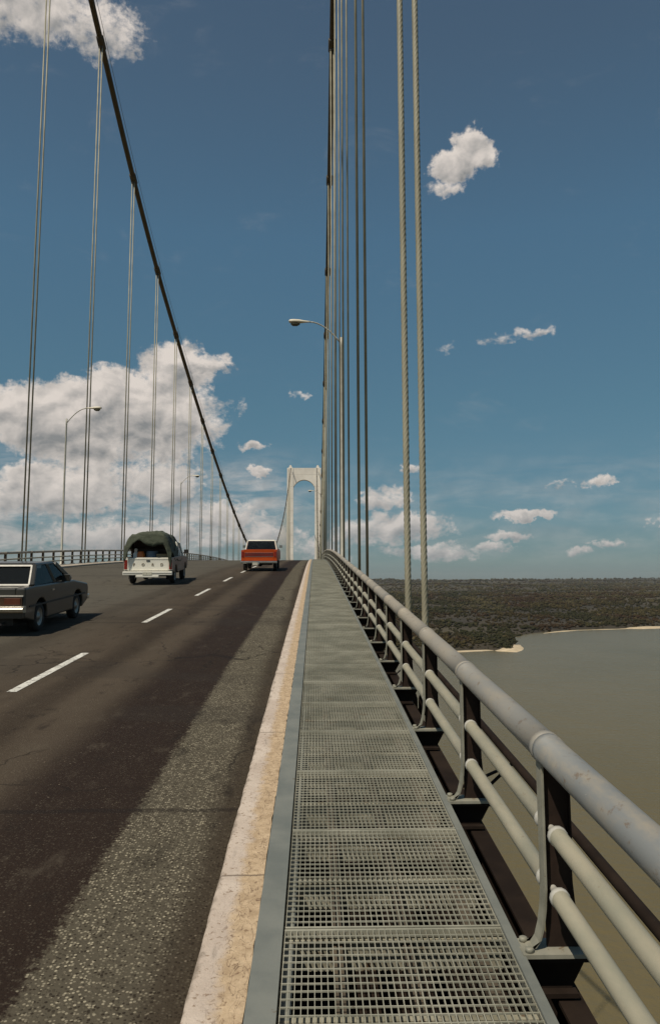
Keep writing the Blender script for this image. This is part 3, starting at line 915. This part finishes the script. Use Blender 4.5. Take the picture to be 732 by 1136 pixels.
def main_cable(x, label):
    root = empty('main_cable', (x, -20, 0))
    tag(root, label, 'cable', 'main suspension cables')
    pts = []
    for y in np.linspace(-20, 562, 195):
        pts.append((0, y + 20, cz_(y)))
    MB().tube(pts, .235, 12, cap=True).build('strand', MT['cable'], root, recalc=False)
    for s_ in (-.17, .17):
        MB().tube([(s_, p[1], p[2] + 1.05) for p in pts[::2]], .018, 5).build('hand_rope', MT['cable'], root, recalc=False)
    for y in HY:
        if cz_(y) - dz_(y) < 2: continue
        d = Vector((0, 1, (cz_(y + .2) - cz_(y - .2)) / .4)).normalized()
        c = Vector((0, y + 20, cz_(y)))
        mb = MB(); mb.tube([c - d * .55, c - d * .5, c + d * .5, c + d * .55], [.25, .32, .32, .25], 12)
        mb.tube([c + Vector((-.2, 0, -.42)), c + Vector((.2, 0, -.42))], .05, 6)
        mb.bar(c + Vector((0, 0, -.25)), c + Vector((0, 0, -.5)), .16, .3)
        mb.build('cable_band', MT['cable'], root, recalc=False)
        mb = MB()
        mb.bar(c + Vector((-.17, 0, .2)), c + Vector((-.17, 0, 1.05)), .03, .03, (0, 1, 0))
        mb.bar(c + Vector((.17, 0, .2)), c + Vector((.17, 0, 1.05)), .03, .03, (0, 1, 0))
        if y < 240: mb.build('stanchion', MT['cable'], root, recalc=False)
    return root
main_cable(XC_R, 'main suspension cable rising overhead along the walkway side')
main_cable(XC_L, 'main suspension cable sloping down beyond the far lanes')

def rope(x, y, label, group, r, twist):
    z0, z1 = dz_(y) - .55, cz_(y) - .3
    if z1 - z0 < 1.2: return
    root = empty('suspender_rope', (x, y, z0))
    tag(root, label, 'suspender', group)
    L = z1 - z0
    mb = MB()
    if twist:
        n = 18; dzs = .03; pitch = .54
        m_ = int(min(L, 34) / dzs)
        vs = []; fs = []
        for i in range(m_ + 1):
            z = .3 + i * dzs
            for k in range(n):
                a = 2 * math.pi * k / n
                rr = r * (.83 + .20 * abs(math.cos(3 * a)))
                aa = a + 2 * math.pi * z / pitch
                vs.append((rr * math.cos(aa), rr * math.sin(aa), z))
        for i in range(m_):
            for k in range(n):
                k2 = (k + 1) % n
                fs.append((i * n + k, i * n + k2, (i + 1) * n + k2, (i + 1) * n + k))
        mb.add(vs, fs, True)
        if L > 34: mb.tube([(0, 0, .3 + m_ * dzs), (0, 0, L)], r, 10)
    else:
        mb.tube([(0, 0, .2), (0, 0, L)], r, 8)
    mb.build('wire_rope', MT['rope'], root, recalc=False)
    mb = MB(); mb.lathe_z([(0, .0), (0, r * 2.4), (.16, r * 2.4), (.36, r * 1.15), (.40, r * 1.1), (.40, 0)], 0, 0, 12)
    sg = 1 if x > XM else -1
    edge = (1.25 if sg > 0 else mir(1.25)) - x
    mb.box(min(edge, .08 * sg), max(edge, .08 * sg), -.05, .05, -.06, .02)
    mb.build('socket', MT['dark'], root, recalc=False)
for n_, y in enumerate(HY):
    for j, off in enumerate((-.118, .118)):
        if n_ < 2:
            which = ('nearest', 'second nearest')[n_]
            side = ('road side', 'river side')[j]
            lab = f'{side} rope of the {which} pair of suspenders at the walkway railing'
        else:
            lab = 'thin steel suspender rope in the bunched row beyond the lamp post on the walkway side'
        rope(XC_R + off, y, lab, 'suspender ropes on the walkway side', .047 if n_ == 0 else .043, n_ == 0)
ordn = ['first', 'second', 'third', 'fourth', 'fifth', 'sixth']
for n_, y in enumerate(HY):
    if n_ < 3: continue
    for j, off in enumerate((-.118, .118)):
        if n_ - 3 < 6:
            lab = f'{("outer", "inner")[j]} rope of the {ordn[n_ - 3]} suspender pair across the road, counted from the picture edge'
        else:
            lab = 'thin distant suspender rope across the road, in the crowded row before the white tower'
        rope(XC_L + off, y, lab, 'suspender ropes across the road', .052, False)

# tower: two tapering legs joined by an arched portal
TY, TX = 566.0, -8.0
tw = empty('bridge_tower', (TX, TY, WZ))
tag(tw, 'white bridge tower with an arched portal standing at the end of the road', 'tower')
ZTOP = 84.5
zb, zt = 0.0, ZTOP - WZ
def leg(sg):
    mb = MB()
    zs = [(0, 13.2, 5.2), (60, 12.2, 3.5), (68, 11.8, 3.1), (80, 11.35, 2.55), (100, 11.0, 2.35), (zt, 10.9, 2.3)]
    cy = 2.6
    prevs = None
    for z, out, hw in zs:
        xo = out + 1.6; xi_ = xo - 2 * hw * 1.0 - (.0)
        ring = [(sg * xo, -cy, z), (sg * xo, cy, z), (sg * xi_, cy, z), (sg * xi_, -cy, z)]
        # recessed front face
        if prevs: mb.hexa(prevs, ring)
        prevs = ring
    return mb
for sg in (-1, 1):
    l = leg(sg).build('leg', MT['tower'], tw)
    mb = MB(); mb.box(sg * 11.9 - .55, sg * 11.9 + .55, -2.9, -2.6, 62, zt - .6)
    mb.build('pilaster', noisy('tower_pilaster', (.72, .66, .55), (.80, .74, .63), .1, .85), l)
    mb = MB(); mb.box(sg * 10.1 - 1.2, sg * 10.1 + 1.2, -1.6, 1.6, zt, zt + .8)
    mb.prism_y([(sg * 10.1 - 1.0, zt + .8), (sg * 10.1 + 1.0, zt + .8), (sg * 10.1 + .6, zt + 2.2), (sg * 10.1 - .6, zt + 2.2)], -1.3, 1.3)
    mb.build('saddle_housing', MT['tower'], tw)
# portal beam with arch
hw = 8.6
zbeam0 = zt - 19.0
top = zt - .02
n = 28
arch = [(hw * math.cos(a), zt - 18.5 + 9.6 * math.sin(a)) for a in np.linspace(0, math.pi, n)]
mb = MB()
vs = []; fs = []
for yq in (-2.3, 2.3):
    for (x, z) in arch: vs.append((x, yq, z))
    for (x, z) in arch: vs.append((x * 1.03, yq, top))
for i in range(n - 1):
    fs.append((i, i + 1, n + i + 1, n + i))
    fs.append((2 * n + i + 1, 2 * n + i, 3 * n + i, 3 * n + i + 1))
    fs.append((i + 1, i, 2 * n + i, 2 * n + i + 1))
    fs.append((n + i, n + i + 1, 3 * n + i + 1, 3 * n + i))
fs += [(0, n, 3 * n, 2 * n), (n - 1, 3 * n - 1, 4 * n - 1, 2 * n - 1)]
mb.add(vs, fs)
mb.build('portal_beam', MT['tower'], tw)
mb = MB(); mb.box(-16, 16, -8, 8, -6, 7); mb.build('pier', MT['tower'], tw, bevel=.5)

# ------------------------------------------------------------------ lamps
def lamp_post(x, y, sg, h, label, reach=2.25):
    root = empty('street_lamp', (x, y, dz_(y)))
    tag(root, label, 'street lamp', 'street lamps along the bridge')
    mb = MB(); mb.lathe_z([(-.2, .0), (-.2, .15), (.0, .15), (.02, .11), (.5, .10), (.52, .085), (h - .25, .055), (h - .2, .062), (h + .22, .060), (h + .24, .0)], 0, 0, 14)
    mb.build('pole', MT['lamp'], root)
    a = Vector((0, 0, h)); pts = []
    for t_ in np.linspace(0, 1, 9):
        pts.append((sg * (.05 + (reach - .85) * t_), 0, h - .05 + 1.05 * (1 - (1 - t_) ** 1.9)))
    MB().tube(pts, [.034] * 9, 8).build('arm', MT['lamp'], root, recalc=False)
    xe, ze = pts[-1][0], pts[-1][2]
    mb = MB()
    st = [(-.05, .04, .04, 0), (.10, .06, .055, 0), (.30, .09, .08, .0), (.5, .15, .12, .0), (.80, .165, .13, .005), (.98, .15, .10, .01), (1.02, .08, .05, .015)]
    vs = []; fs = []
    n = 12
    for (d, wy, hz, up) in st:
        for k in range(n):
            an = 2 * math.pi * k / n
            zz = math.sin(an)
            vs.append((xe + sg * d, wy * math.cos(an), ze + up + hz * (zz if zz > 0 else zz * .55)))
    for i in range(len(st) - 1):
        for k in range(n):
            k2 = (k + 1) % n
            fs.append((i * n + k, i * n + k2, (i + 1) * n + k2, (i + 1) * n + k))
    fs.append(tuple(range(n))); fs.append(tuple((len(st) - 1) * n + k for k in range(n)))
    mb.add(vs, fs, True)
    hd = mb.build('lamp_head', MT['lamphead'], root)
    mb = MB(); mb.tube([(xe + sg * .48, 0, ze - .09), (xe + sg * .62, 0, ze - .10), (xe + sg * .82, 0, ze - .10), (xe + sg * .92, 0, ze - .085)], [.05, .115, .115, .05], 10)
    mb.build('lens', MT['lens'], hd)
lamp_post(1.30, 36.4, -1, 11.35, 'tall street lamp by the walkway railing, its arm over the right lane', 2.35)
lamp_post(1.30, 132.4, -1, 11.35, 'far street lamp on the walkway side near the tower')
for i, y in enumerate((54.6, 102.0)):
    lamp_post(-17.85, y, 1, 10.2, ['street lamp across the road, the nearer and taller looking on that side', 'small farther street lamp across the road, beyond the white pickup'][i])

# ------------------------------------------------------------------ vehicles
def wheel(parent, x, y, r, w, sg, mr):
    mb = MB()
    mb.lathe_x([(-w / 2, r * .62), (-w / 2, r * .90), (-w * .38, r * .985), (-w * .15, r), (w * .15, r), (w * .38, r * .985), (w / 2, r * .90), (w / 2, r * .62)], 0, 0, 0, 28)
    t_ = mb.build('wheel', MT['rubber'], parent)
    t_.location = (x, y, r)
    mb = MB()
    s_ = sg
    mb.lathe_x([(s_ * w * .46, r * .63), (s_ * w * .44, r * .56), (s_ * w * .28, r * .50), (s_ * w * .30, r * .24), (s_ * w * .46, r * .20), (s_ * w * .48, 0)], 0, 0, 0, 20)
    mb.lathe_x([(-s_ * w * .4, r * .63), (-s_ * w * .3, 0)], 0, 0, 0, 20)
    mb.build('rim', mr, t_)
    return t_
def arch_poly(L, zb, zs, arches, top):
    """side outline: bottom edge with wheel arches (yc, zc, r), then the top points given"""
    p = [(0.0, zs[0])]
    for (yc, zc, r) in arches:
        a0 = math.pi - math.asin(max(-1, min(1, (zb - zc) / r)))
        a1 = math.asin(max(-1, min(1, (zb - zc) / r)))
        for a in np.linspace(a0, a1, 11):
            p.append((yc + r * math.cos(a), zc + r * math.sin(a)))
    p.append((L, zs[1]))
    return p + top
def greenhouse(parent, m_roof, m_pil, base, topq, zb, zt, th=.07, pil=.07, names=True, bpill=None):
    """base and topq: (x half, y0, y1); pillars, roof slab and separate panes"""
    bx_, by0, by1 = base; tx_, ty0, ty1 = topq
    def pt(sx_, sy_, t_):
        return Vector((sx_ * (bx_ + (tx_ - bx_) * t_), (by0 + (ty0 - by0) * t_) if sy_ < 0 else (by1 + (ty1 - by1) * t_), zb + (zt - zb) * t_))
    mb = MB()
    ring = [(-tx_ - .02, ty0 - .02), (tx_ + .02, ty0 - .02), (tx_ + .02, ty1 + .02), (-tx_ - .02, ty1 + .02)]
    mb.hexa([(x, y, zt) for x, y in ring], [(x * .93, y + (.08 if y == ring[0][1] else -.1), zt + th) for x, y in ring])
    roof = mb.build('roof', m_roof, parent, bevel=.025, seg=3)
    for sx_ in (-1, 1):
        for sy_ in (-1, 1):
            mb = MB(); mb.bar(pt(sx_, sy_, 0), pt(sx_, sy_, 1), pil, pil * 1.3); mb.build('pillar', m_pil, parent, bevel=.01)
        if bpill:
            for f in bpill:
                a = pt(sx_, -1, 0).lerp(pt(sx_, 1, 0), f); b = pt(sx_, -1, 1).lerp(pt(sx_, 1, 1), f)
                mb = MB(); mb.bar(a, b, .05, .08); mb.build('pillar', m_pil, parent, bevel=.01)
    e = .02
    def pane(nm, a, b, c, d):
        mb = MB(); nrm = (b - a).cross(d - a).normalized() * .003
        mb.hexa([a - nrm, b - nrm, c - nrm, d - nrm], [a + nrm, b + nrm, c + nrm, d + nrm])
        return mb.build(nm, MT['glass'], parent)
    rear = pane('rear_window', pt(-1, -1, .02), pt(1, -1, .02), pt(1, -1, .98), pt(-1, -1, .98))
    pane('windscreen', pt(1, 1, .02), pt(-1, 1, .02), pt(-1, 1, .98), pt(1, 1, .98))
    pane('side_window', pt(-1, 1, .02), pt(-1, -1, .02), pt(-1, -1, .98), pt(-1, 1, .98))
    pane('side_window', pt(1, -1, .02), pt(1, 1, .02), pt(1, 1, .98), pt(1, -1, .98))
    return roof, rear, pt
def mirrors(parent, x, y, z, m):
    for sg in (-1, 1):
        mb = MB(); mb.box(sg * (x + .10) - .09, sg * (x + .10) + .09, y - .03, y + .03, z - .07, z + .09)
        mb.bar((sg * (x - .02), y, z - .05), (sg * (x + .05), y, z), .02, .02)
        mb.build('side_mirror', m, parent, bevel=.01)

def pickup(name, loc, rz, W_, L, wb, body_m, roof_m, label, cat, ztop, zbelt, cabh, cab_y, wr, zsill, tail_fn, bumper_m, side_m=None):
    root = empty(name, loc, rz, math.atan(slope(loc[1])))
    tag(root, label, cat)
    hw_ = W_ / 2
    ya, yb = 1.12, 1.12 + wb
    ar = wr + .075
    side = arch_poly(L, zsill, (.62, .62), [(ya, wr + .02, ar), (yb, wr + .02, ar)], [(L, .86), (L - .06, zbelt - .12), (L - 1.35, zbelt - .02), (L - 1.4, zbelt), (0.0, zbelt)])
    mb = MB()
    for sg in (-1, 1):
        mb.prism_x(side, sg * (hw_ - .075), sg * hw_)
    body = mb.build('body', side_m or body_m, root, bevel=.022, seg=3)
    mb = MB()
    cy0 = cab_y[0]
    mb.hexa([(-hw_ + .07, cy0, zbelt - .34), (hw_ - .07, cy0, zbelt - .34), (hw_ - .07, L - .02, zbelt - .34), (-hw_ + .07, L - .02, zbelt - .34)],
            [(-hw_ + .07, cy0, zbelt - .004), (hw_ - .07, cy0, zbelt - .004), (hw_ - .07, L - .10, zbelt - .10), (-hw_ + .07, L - .10, zbelt - .10)])
    mb.box(-hw_ + .30, hw_ - .30, cy0 - .1, L - .05, zsill, zbelt - .34)
    mb.box(-hw_ + .07, hw_ - .07, .05, cy0, zsill + .22, zsill + .27)        # bed floor
    mb.box(-hw_ + .07, hw_ - .07, cy0 - .06, cy0, zsill + .27, zbelt - .006)  # front wall of the bed
    mb.build('cab_base', body_m, root, bevel=.015)
    mb = MB(); mb.box(-.45, -.33, .1, L - .2, zsill - .08, zsill + .04); mb.box(.33, .45, .1, L - .2, zsill - .08, zsill + .04)
    mb.tube([(-hw_ + .3, ya, wr), (hw_ - .3, ya, wr)], .05, 8); mb.tube([(-hw_ + .3, yb, wr), (hw_ - .3, yb, wr)], .05, 8)
    mb.lathe_z([(wr - .14, 0), (wr - .10, .11), (wr, .15), (wr + .10, .11), (wr + .14, 0)], 0, ya, 10)
    mb.tube([(.42, -.02, zsill - .08), (.42, .6, zsill - .05), (.36, 2.0, zsill - .05)], .03, 8)
    mb.box(-hw_ + .10, hw_ - .10, ya - .42, ya + .42, zsill + .17, zsill + .20)
    mb.build('chassis', MT['black'], root)
    tail_fn(root, hw_, zbelt, zsill)
    greenhouse(root, roof_m, roof_m, (hw_ - .09, cy0 + .04, cab_y[1]), (hw_ - .20, cy0 + .16, cab_y[1] - .42), zbelt - .01, zbelt + cabh, .065, .07)
    mb = MB(); mb.box(-hw_ + .2, hw_ - .2, cy0 + .20, cy0 + .36, zbelt - .3, zbelt + .10)
    for hx_ in (-.38, .38): mb.box(hx_ - .13, hx_ + .13, cy0 + .24, cy0 + .32, zbelt + .10, zbelt + .24)
    mb.build('seat', MT['seat'], root, bevel=.03)
    mirrors(root, hw_, cab_y[1] - .30, zbelt + .16, bumper_m)
    for yy_ in (ya, yb):
        for sg in (-1, 1):
            wheel(root, sg * (hw_ - .14), yy_, wr, .20, sg, MT['rim'])
    for sg in (-1, 1):
        mb = MB(); mb.box(sg * hw_ - .004, sg * hw_ + .022, cy0 + .35, cy0 + .47, zbelt - .13, zbelt - .10); mb.build('door_handle', MT['chrome'], root)
        mb = MB(); mb.lathe_x([(0, .10), (.02, .09), (.03, 0)], 0, 0, 0, 14)
        hl = mb.build('headlight', MT['bright'], root); hl.location = (sg * (hw_ - .22), L, .78); hl.rotation_euler = (0, 0, math.pi / 2)
    return root

def numplate(parent, x, y, z, w=.30, h=.15):
    mb = MB(); mb.box(x - w / 2, x + w / 2, y - .012, y, z - h / 2, z + h / 2)
    return mb.build('number_plate', MT['numplate'], parent, bevel=.004)

def tail_white(root, hw_, zbelt, zsill):
    mb = MB(); mb.box(-hw_ + .15, hw_ - .15, -.015, .035, zsill + .10, zbelt - .012)
    tg = mb.build('tailgate', MT['white'], root, bevel=.012)
    mb = MB(); mb.box(-hw_ + .16, hw_ - .16, -.028, -.015, zbelt - .085, zbelt - .03)
    mb.box(-hw_ + .16, hw_ - .16, -.026, -.015, zsill + .115, zsill + .155)
    mb.build('ridge', MT['white'], tg, bevel=.006)
    mb = MB(); mb.box(-.07, .07, -.034, -.0145, zbelt - .16, zbelt - .115)
    mb.build('handle', MT['black'], tg)
    for ch, x in zip('FORD', (-.56, -.20, .18, .54)):
        cu = bpy.data.curves.new('tailgate_lettering', 'FONT')
        cu.body = ch; cu.size = .15; cu.align_x = 'CENTER'; cu.extrude = .006; cu.offset = .006
        cu.materials.append(noisy('grey_lettering_' + ch, (.20, .17, .12), (.26, .22, .16), 6, .6))
        tmp = bpy.data.objects.new('letter', cu); COL.objects.link(tmp)
        me = bpy.data.meshes.new_from_object(tmp.evaluated_get(bpy.context.evaluated_depsgraph_get()))
        bpy.data.objects.remove(tmp); bpy.data.curves.remove(cu)
        f = bpy.data.objects.new('tailgate_lettering', me); COL.objects.link(f); f.parent = tg
        f.location = (x, -.021, (zbelt + zsill) / 2 - .02); f.rotation_euler = (math.pi / 2, 0, 0)
    for sg in (-1, 1):
        mb = MB(); mb.box(sg * (hw_ - .15), sg * (hw_ + .002), -.010, .06, zsill + .12, zbelt - .012); mb.build('corner_panel', MT['white'], root)
        mb = MB(); mb.box(sg * (hw_ - .125), sg * (hw_ - .005), -.03, -.008, zsill + .16, zbelt - .10)
        mb.build('tail_light', MT['redlens'], root, bevel=.008)
    mb = MB()
    mb.box(-hw_ - .02, hw_ + .02, -.20, -.03, zsill - .06, zsill + .085)
    mb.box(-hw_ + .5, hw_ - .5, -.21, -.05, zsill - .15, zsill - .06)
    bp = mb.build('rear_bumper', MT['white'], root, bevel=.015)
    mb = MB(); mb.box(-hw_, hw_, -.208, -.198, zsill + .0, zsill + .016); mb.build('groove', MT['black'], bp)
    numplate(bp, 0, -.205, zsill - .005, .36, .13)
    for sg in (-1, 1):
        mb = MB(); mb.box(sg * (hw_ - .20) - .12, sg * (hw_ - .20) + .12, .52, .54, .20, .45); mb.build('mud_flap', MT['rubber'], root)

def tail_orange(root, hw_, zbelt, zsill):
    mb = MB(); mb.box(-hw_ + .17, hw_ - .17, -.015, .035, zsill + .06, zbelt + .035)
    tg = mb.build('tailgate', MT['orange'], root, bevel=.012)
    zm = (zsill + zbelt) / 2 + .07
    mb = MB(); mb.box(-hw_ + .19, hw_ - .19, -.024, -.0145, zm - .10, zm + .10); mb.build('band', MT['orange2'], tg, bevel=.006)
    mb = MB(); mb.box(-hw_ + .19, hw_ - .19, -.026, -.0145, zm + .10, zm + .118); mb.box(-hw_ + .19, hw_ - .19, -.026, -.0145, zm - .118, zm - .10); mb.build('trim', MT['chrome'], tg)
    for sg in (-1, 1):
        mb = MB(); mb.box(sg * (hw_ - .165), sg * (hw_ + .002), -.008, .06, zsill + .06, zbelt + .002); mb.build('corner_panel', MT['orange'], root, bevel=.01)
        mb = MB(); mb.box(sg * (hw_ - .15), sg * (hw_ - .01), -.026, -.006, zm - .13, zm + .16); mb.build('tail_light', MT['redlens'], root, bevel=.01)
    mb = MB(); mb.box(-hw_ - .02, hw_ + .02, -.16, -.02, zsill - .07, zsill + .05)
    bp = mb.build('rear_bumper', MT['chrome'], root, bevel=.02)
    mb = MB(); mb.bar((0, -.20, zsill - .12), (0, .2, zsill - .10), .06, .05); mb.lathe_z([(zsill - .10, .03), (zsill - .05, .03), (zsill - .03, .02)], 0, -.18, 10); mb.build('tow_hitch', MT['chrome'], bp)
    numplate(bp, -.2, -.16, zsill - .10, .30, .14)

wy = 31.0
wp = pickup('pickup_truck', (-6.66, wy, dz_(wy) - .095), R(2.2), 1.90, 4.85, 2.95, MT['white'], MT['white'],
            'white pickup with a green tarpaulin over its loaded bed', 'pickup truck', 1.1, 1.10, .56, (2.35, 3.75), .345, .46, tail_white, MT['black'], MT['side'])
oy = 42.6
pickup('pickup_truck', (-3.08, oy, dz_(oy) - .095), R(.3), 1.96, 5.0, 3.05, MT['orange'], MT['cream'],
       'orange pickup with a cream roof astride the lane line', 'pickup truck', 1.15, 1.17, .50, (2.0, 3.45), .365, .52, tail_orange, MT['chrome'])

# load of the white pickup: hoops, tarpaulin and cargo
def wpt(x, y, z):
    a = R(2.2); px_ = -6.66 + x * math.cos(a) - y * math.sin(a); py_ = wy + x * math.sin(a) + y * math.cos(a)
    return (px_, py_, dz_(py_) - .095 + z)
for yb_ in (.12, 1.2, 2.25):
    mb = MB(); mb.tube([(-.86, yb_, 1.0), (-.86, yb_, 1.62), (-.70, yb_, 1.90), (0, yb_, 2.02), (.70, yb_, 1.90), (.86, yb_, 1.62), (.86, yb_, 1.0)], .018, 6); mb.build('hoop', MT['black'], wp)
mb = MB()
NU, NV = 40, 26
vs = []
for j in range(NV + 1):
    v = max(0.0, (j - 4) / (NV - 4)); y = -.12 + 2.77 * v - .02 * max(0, 4 - j)
    for i in range(NU + 1):
        u = -1 + 2 * i / NU
        au = abs(u)
        x = u * 1.0 if au < .8 else math.copysign(.8 + (au - .8) * .9, u)
        sag = -.07 * math.sin(math.pi * ((v * 2) % 1)) * (1 - au * .3)
        z = 2.10 - .12 * au ** 2 + sag - .04 * v + .10 * math.exp(-((u - .2) / .5) ** 2) * math.exp(-((v - .35) / .4) ** 2)
        if au > .62:
            t_ = (au - .62) / .38
            drop = (.50 + .2 * v if u < 0 else .62 + .42 * min(1, v * 2.5)) * t_ ** 1.2
            z -= drop
        x += .05 * noise.noise(Vector((u * 4, y * 2.3, 1.0))) * (1 if au > .5 else .3)
        z += .07 * noise.noise(Vector((u * 2.6, y * 1.7, 5.0))) + .035 * noise.noise(Vector((u * 7, y * 4.7, 2.0)))
        if j < 4: z -= (4 - j) * (.115 + .045 * math.sin(u * 6.0 + .9) + .03 * noise.noise(Vector((u * 5, 1.1, 7.7))) + .05 * max(0, u))
        vs.append(Vector((x * .98, y, z)))
fs = []
for j in range(NV):
    for i in range(NU):
        a = j * (NU + 1) + i
        fs.append((a, a + 1, a + NU + 2, a + NU + 1))
mb.add(vs, fs, True)
tp = mb.build('tarpaulin', MT['tarp'], None)
tp.location = wpt(0, 0, 0); tp.rotation_euler = (math.atan(slope(wy)), 0, R(2.2))
sd = tp.modifiers.new('thickness', 'SOLIDIFY'); sd.thickness = .012
tag(tp, 'sagging dark green tarpaulin stretched over the white pickup bed', 'tarpaulin')
def cargo(name, mbf, m, x, y, label, cat):
    o = mbf.build(name, m, None, bevel=.015)
    o.location = wpt(x, y, .73); o.rotation_euler = (math.atan(slope(wy)), 0, R(2.2))
    tag(o, label, cat); return o
mb = MB(); mb.lathe_z([(0, 0), (0, .15), (.50, .16), (.56, .12), (.60, .12), (.60, 0)], 0, 0, 16)
cargo('water_cooler', mb, MT['jug'], -.36, .30, 'orange cooler jug behind the white tailgate', 'cooler')
mb = MB(); mb.lathe_z([(0, 0), (0, .10), (.52, .10), (.60, .05), (.66, .07), (.72, .05), (.74, 0)], 0, 0, 14)
cargo('plastic_bottle', mb, MT['whitep'], -.56, .30, 'white capped bottle left of the orange jug in the pickup bed', 'bottle')
mb = MB(); mb.lathe_z([(0, 0), (0, .24), (.20, .25), (.40, .25), (.62, .24), (.62, .22), (.61, 0)], 0, 0, 20)
cargo('drum', mb, MT['blue'], .08, .42, 'blue grey drum under the green tarpaulin', 'drum')
mb = MB(); mb.box(-.27, .27, -.25, .25, 0, .50); mb.box(-.275, .275, -.03, .03, .502, .505)
cargo('carton', mb, MT['tan'], .56, .40, 'brown carton at the shaded side of the pickup bed', 'box')
mb = MB(); mb.box(-.80, .80, -.75, .75, 0, .72); mb.box(-.75, .55, -.60, .6, .722, 1.12)
cargo('crate', mb, MT['seat'], 0, 1.45, 'dark crate stack deep under the tarpaulin', 'crate')

# dark grey saloon
def saloon():
    sy_ = 15.5
    loc = (-6.60, sy_, dz_(sy_) - .095)
    root = empty('parked_car', loc, R(0.0), math.atan(slope(sy_ + 2)))
    root.name = 'saloon_car'
    tag(root, 'dark grey saloon with chrome bumper at the edge of the picture', 'car')
    hw_ = .86; L = 4.25; zb_ = .97
    wr = .30; ya, yb = .92, 3.42
    side = arch_poly(L, .24, (.36, .40), [(ya, wr + .02, .37), (yb, wr + .02, .37)], [(L + .02, .70), (L - .06, .80), (L - 1.15, .94), (.55, zb_), (.03, zb_ - .02)])
    mb = MB()
    for sg in (-1, 1): mb.prism_x(side, sg * (hw_ - .20), sg * hw_)
    mb.build('body', MT['grey'], root, bevel=.035, seg=3)
    core = [(.02, .46), (L - .02, .46), (L - .02, .70), (L - .10, .795), (L - 1.15, .934), (.55, zb_ - .006), (.045, zb_ - .026)]
    mb = MB(); mb.prism_x(core, -(hw_ - .20), hw_ - .20)
    mb.build('boot_and_bonnet', MT['grey'], root, bevel=.02)
    mb = MB(); mb.box(-hw_ + .28, hw_ - .28, .15, L - .1, .20, .45); mb.tube([(.4, -.03, .24), (.4, 1.2, .26)], .025, 8); mb.build('chassis', MT['black'], root)
    roof, rear, pt = greenhouse(root, MT['grey'], MT['grey'], (hw_ - .05, .52, 2.95), (hw_ - .17, .98, 2.20), zb_ - .01, 1.36, .055, .075, True, (.55,))
    # bright surround of the rear window
    mb = MB()
    c = [pt(-1, -1, .03), pt(1, -1, .03), pt(1, -1, .97), pt(-1, -1, .97)]
    off = Vector((0, -.035, .012)); ins = .93
    c = [Vector((q.x * ins, q.y, q.z)) + off for q in c]
    for a, b in ((0, 1), (1, 2), (2, 3), (3, 0)): mb.bar(c[a], c[b], .035, .02, (0, -1, .5))
    mb.build('frame', MT['bright'], rear)
    # broad rear pillars
    mb = MB()
    for sg in (-1, 1):
        mb = MB()
        a = [(sg * (hw_ - .055), .52, zb_ - .02), (sg * (hw_ - .055), 1.00, zb_ - .02), (sg * (hw_ - .165), 1.34, 1.36), (sg * (hw_ - .165), .98, 1.36)]
        b = [(q[0] - sg * .04, q[1], q[2]) for q in a]
        mb.hexa(a, b); mb.build('rear_pillar', MT['grey'], root)
    # rear end
    mb = MB(); mb.box(-hw_ + .05, hw_ - .05, -.012, .03, .60, .78); tl = mb.build('tail_panel', MT['brownlens'], root, bevel=.008)
    for sg in (-1, 1):
        mb = MB(); mb.box(sg * (hw_ - .24) - .16, sg * (hw_ - .24) + .16, -.024, -.010, .625, .755); mb.build('tail_light', MT['brownred'], tl, bevel=.006)
    mb = MB(); mb.box(-.02, .02, -.03, -.01, .60, .80); mb.build('strip', MT['chrome'], tl)
    mb = MB(); mb.box(-hw_ + .03, hw_ - .03, -.02, .03, .785, .81); mb.build('boot_trim', MT['bright'], root)
    mb = MB()
    mb.prism_x([(.05, .47), (-.10, .475), (-.13, .50), (-.139, .550), (-.128, .566), (-.10, .580), (-.06, .60), (.05, .60)], -hw_ - .01, hw_ + .01)
    bp = mb.build('rear_bumper', MT['oldchrome'], root, bevel=.004)
    mb = MB(); mb.box(-hw_ + .02, hw_ - .02, -.05, .04, .36, .50); mb.build('valance', MT['grey'], root)
    numplate(root, 0, -.055, .43)
    mb = MB(); mb.box(-hw_ - .01, hw_ + .01, L - .03, L + .09, .40, .52); mb.build('front_bumper', MT['chrome'], root, bevel=.02)
    mb = MB()
    for sx_ in (-.38, .38): mb.box(sx_ - .24, sx_ + .24, 1.75, 1.9, .5, 1.08); mb.box(sx_ - .12, sx_ + .12, 1.78, 1.86, 1.08, 1.24)
    mb.box(-.68, .68, 1.0, 1.14, .5, 1.0)
    mb.build('seat', MT['seat'], root, bevel=.03)
    mirrors(root, hw_ - .08, 2.45, zb_ + .04, MT['grey'])
    for sg in (-1, 1):
        mb = MB(); mb.box(sg * hw_ - .003, sg * hw_ + .012, .25, L - .3, .55, .585); mb.build('side_moulding', MT['black'], root)
        mb = MB(); mb.box(sg * hw_ - .003, sg * hw_ + .02, 1.55, 1.68, .80, .83); mb.build('door_handle', MT['chrome'], root)
    for yy_ in (ya, yb):
        for sg in (-1, 1): wheel(root, sg * (hw_ - .115), yy_, wr, .18, sg, MT['rim'])
saloon()
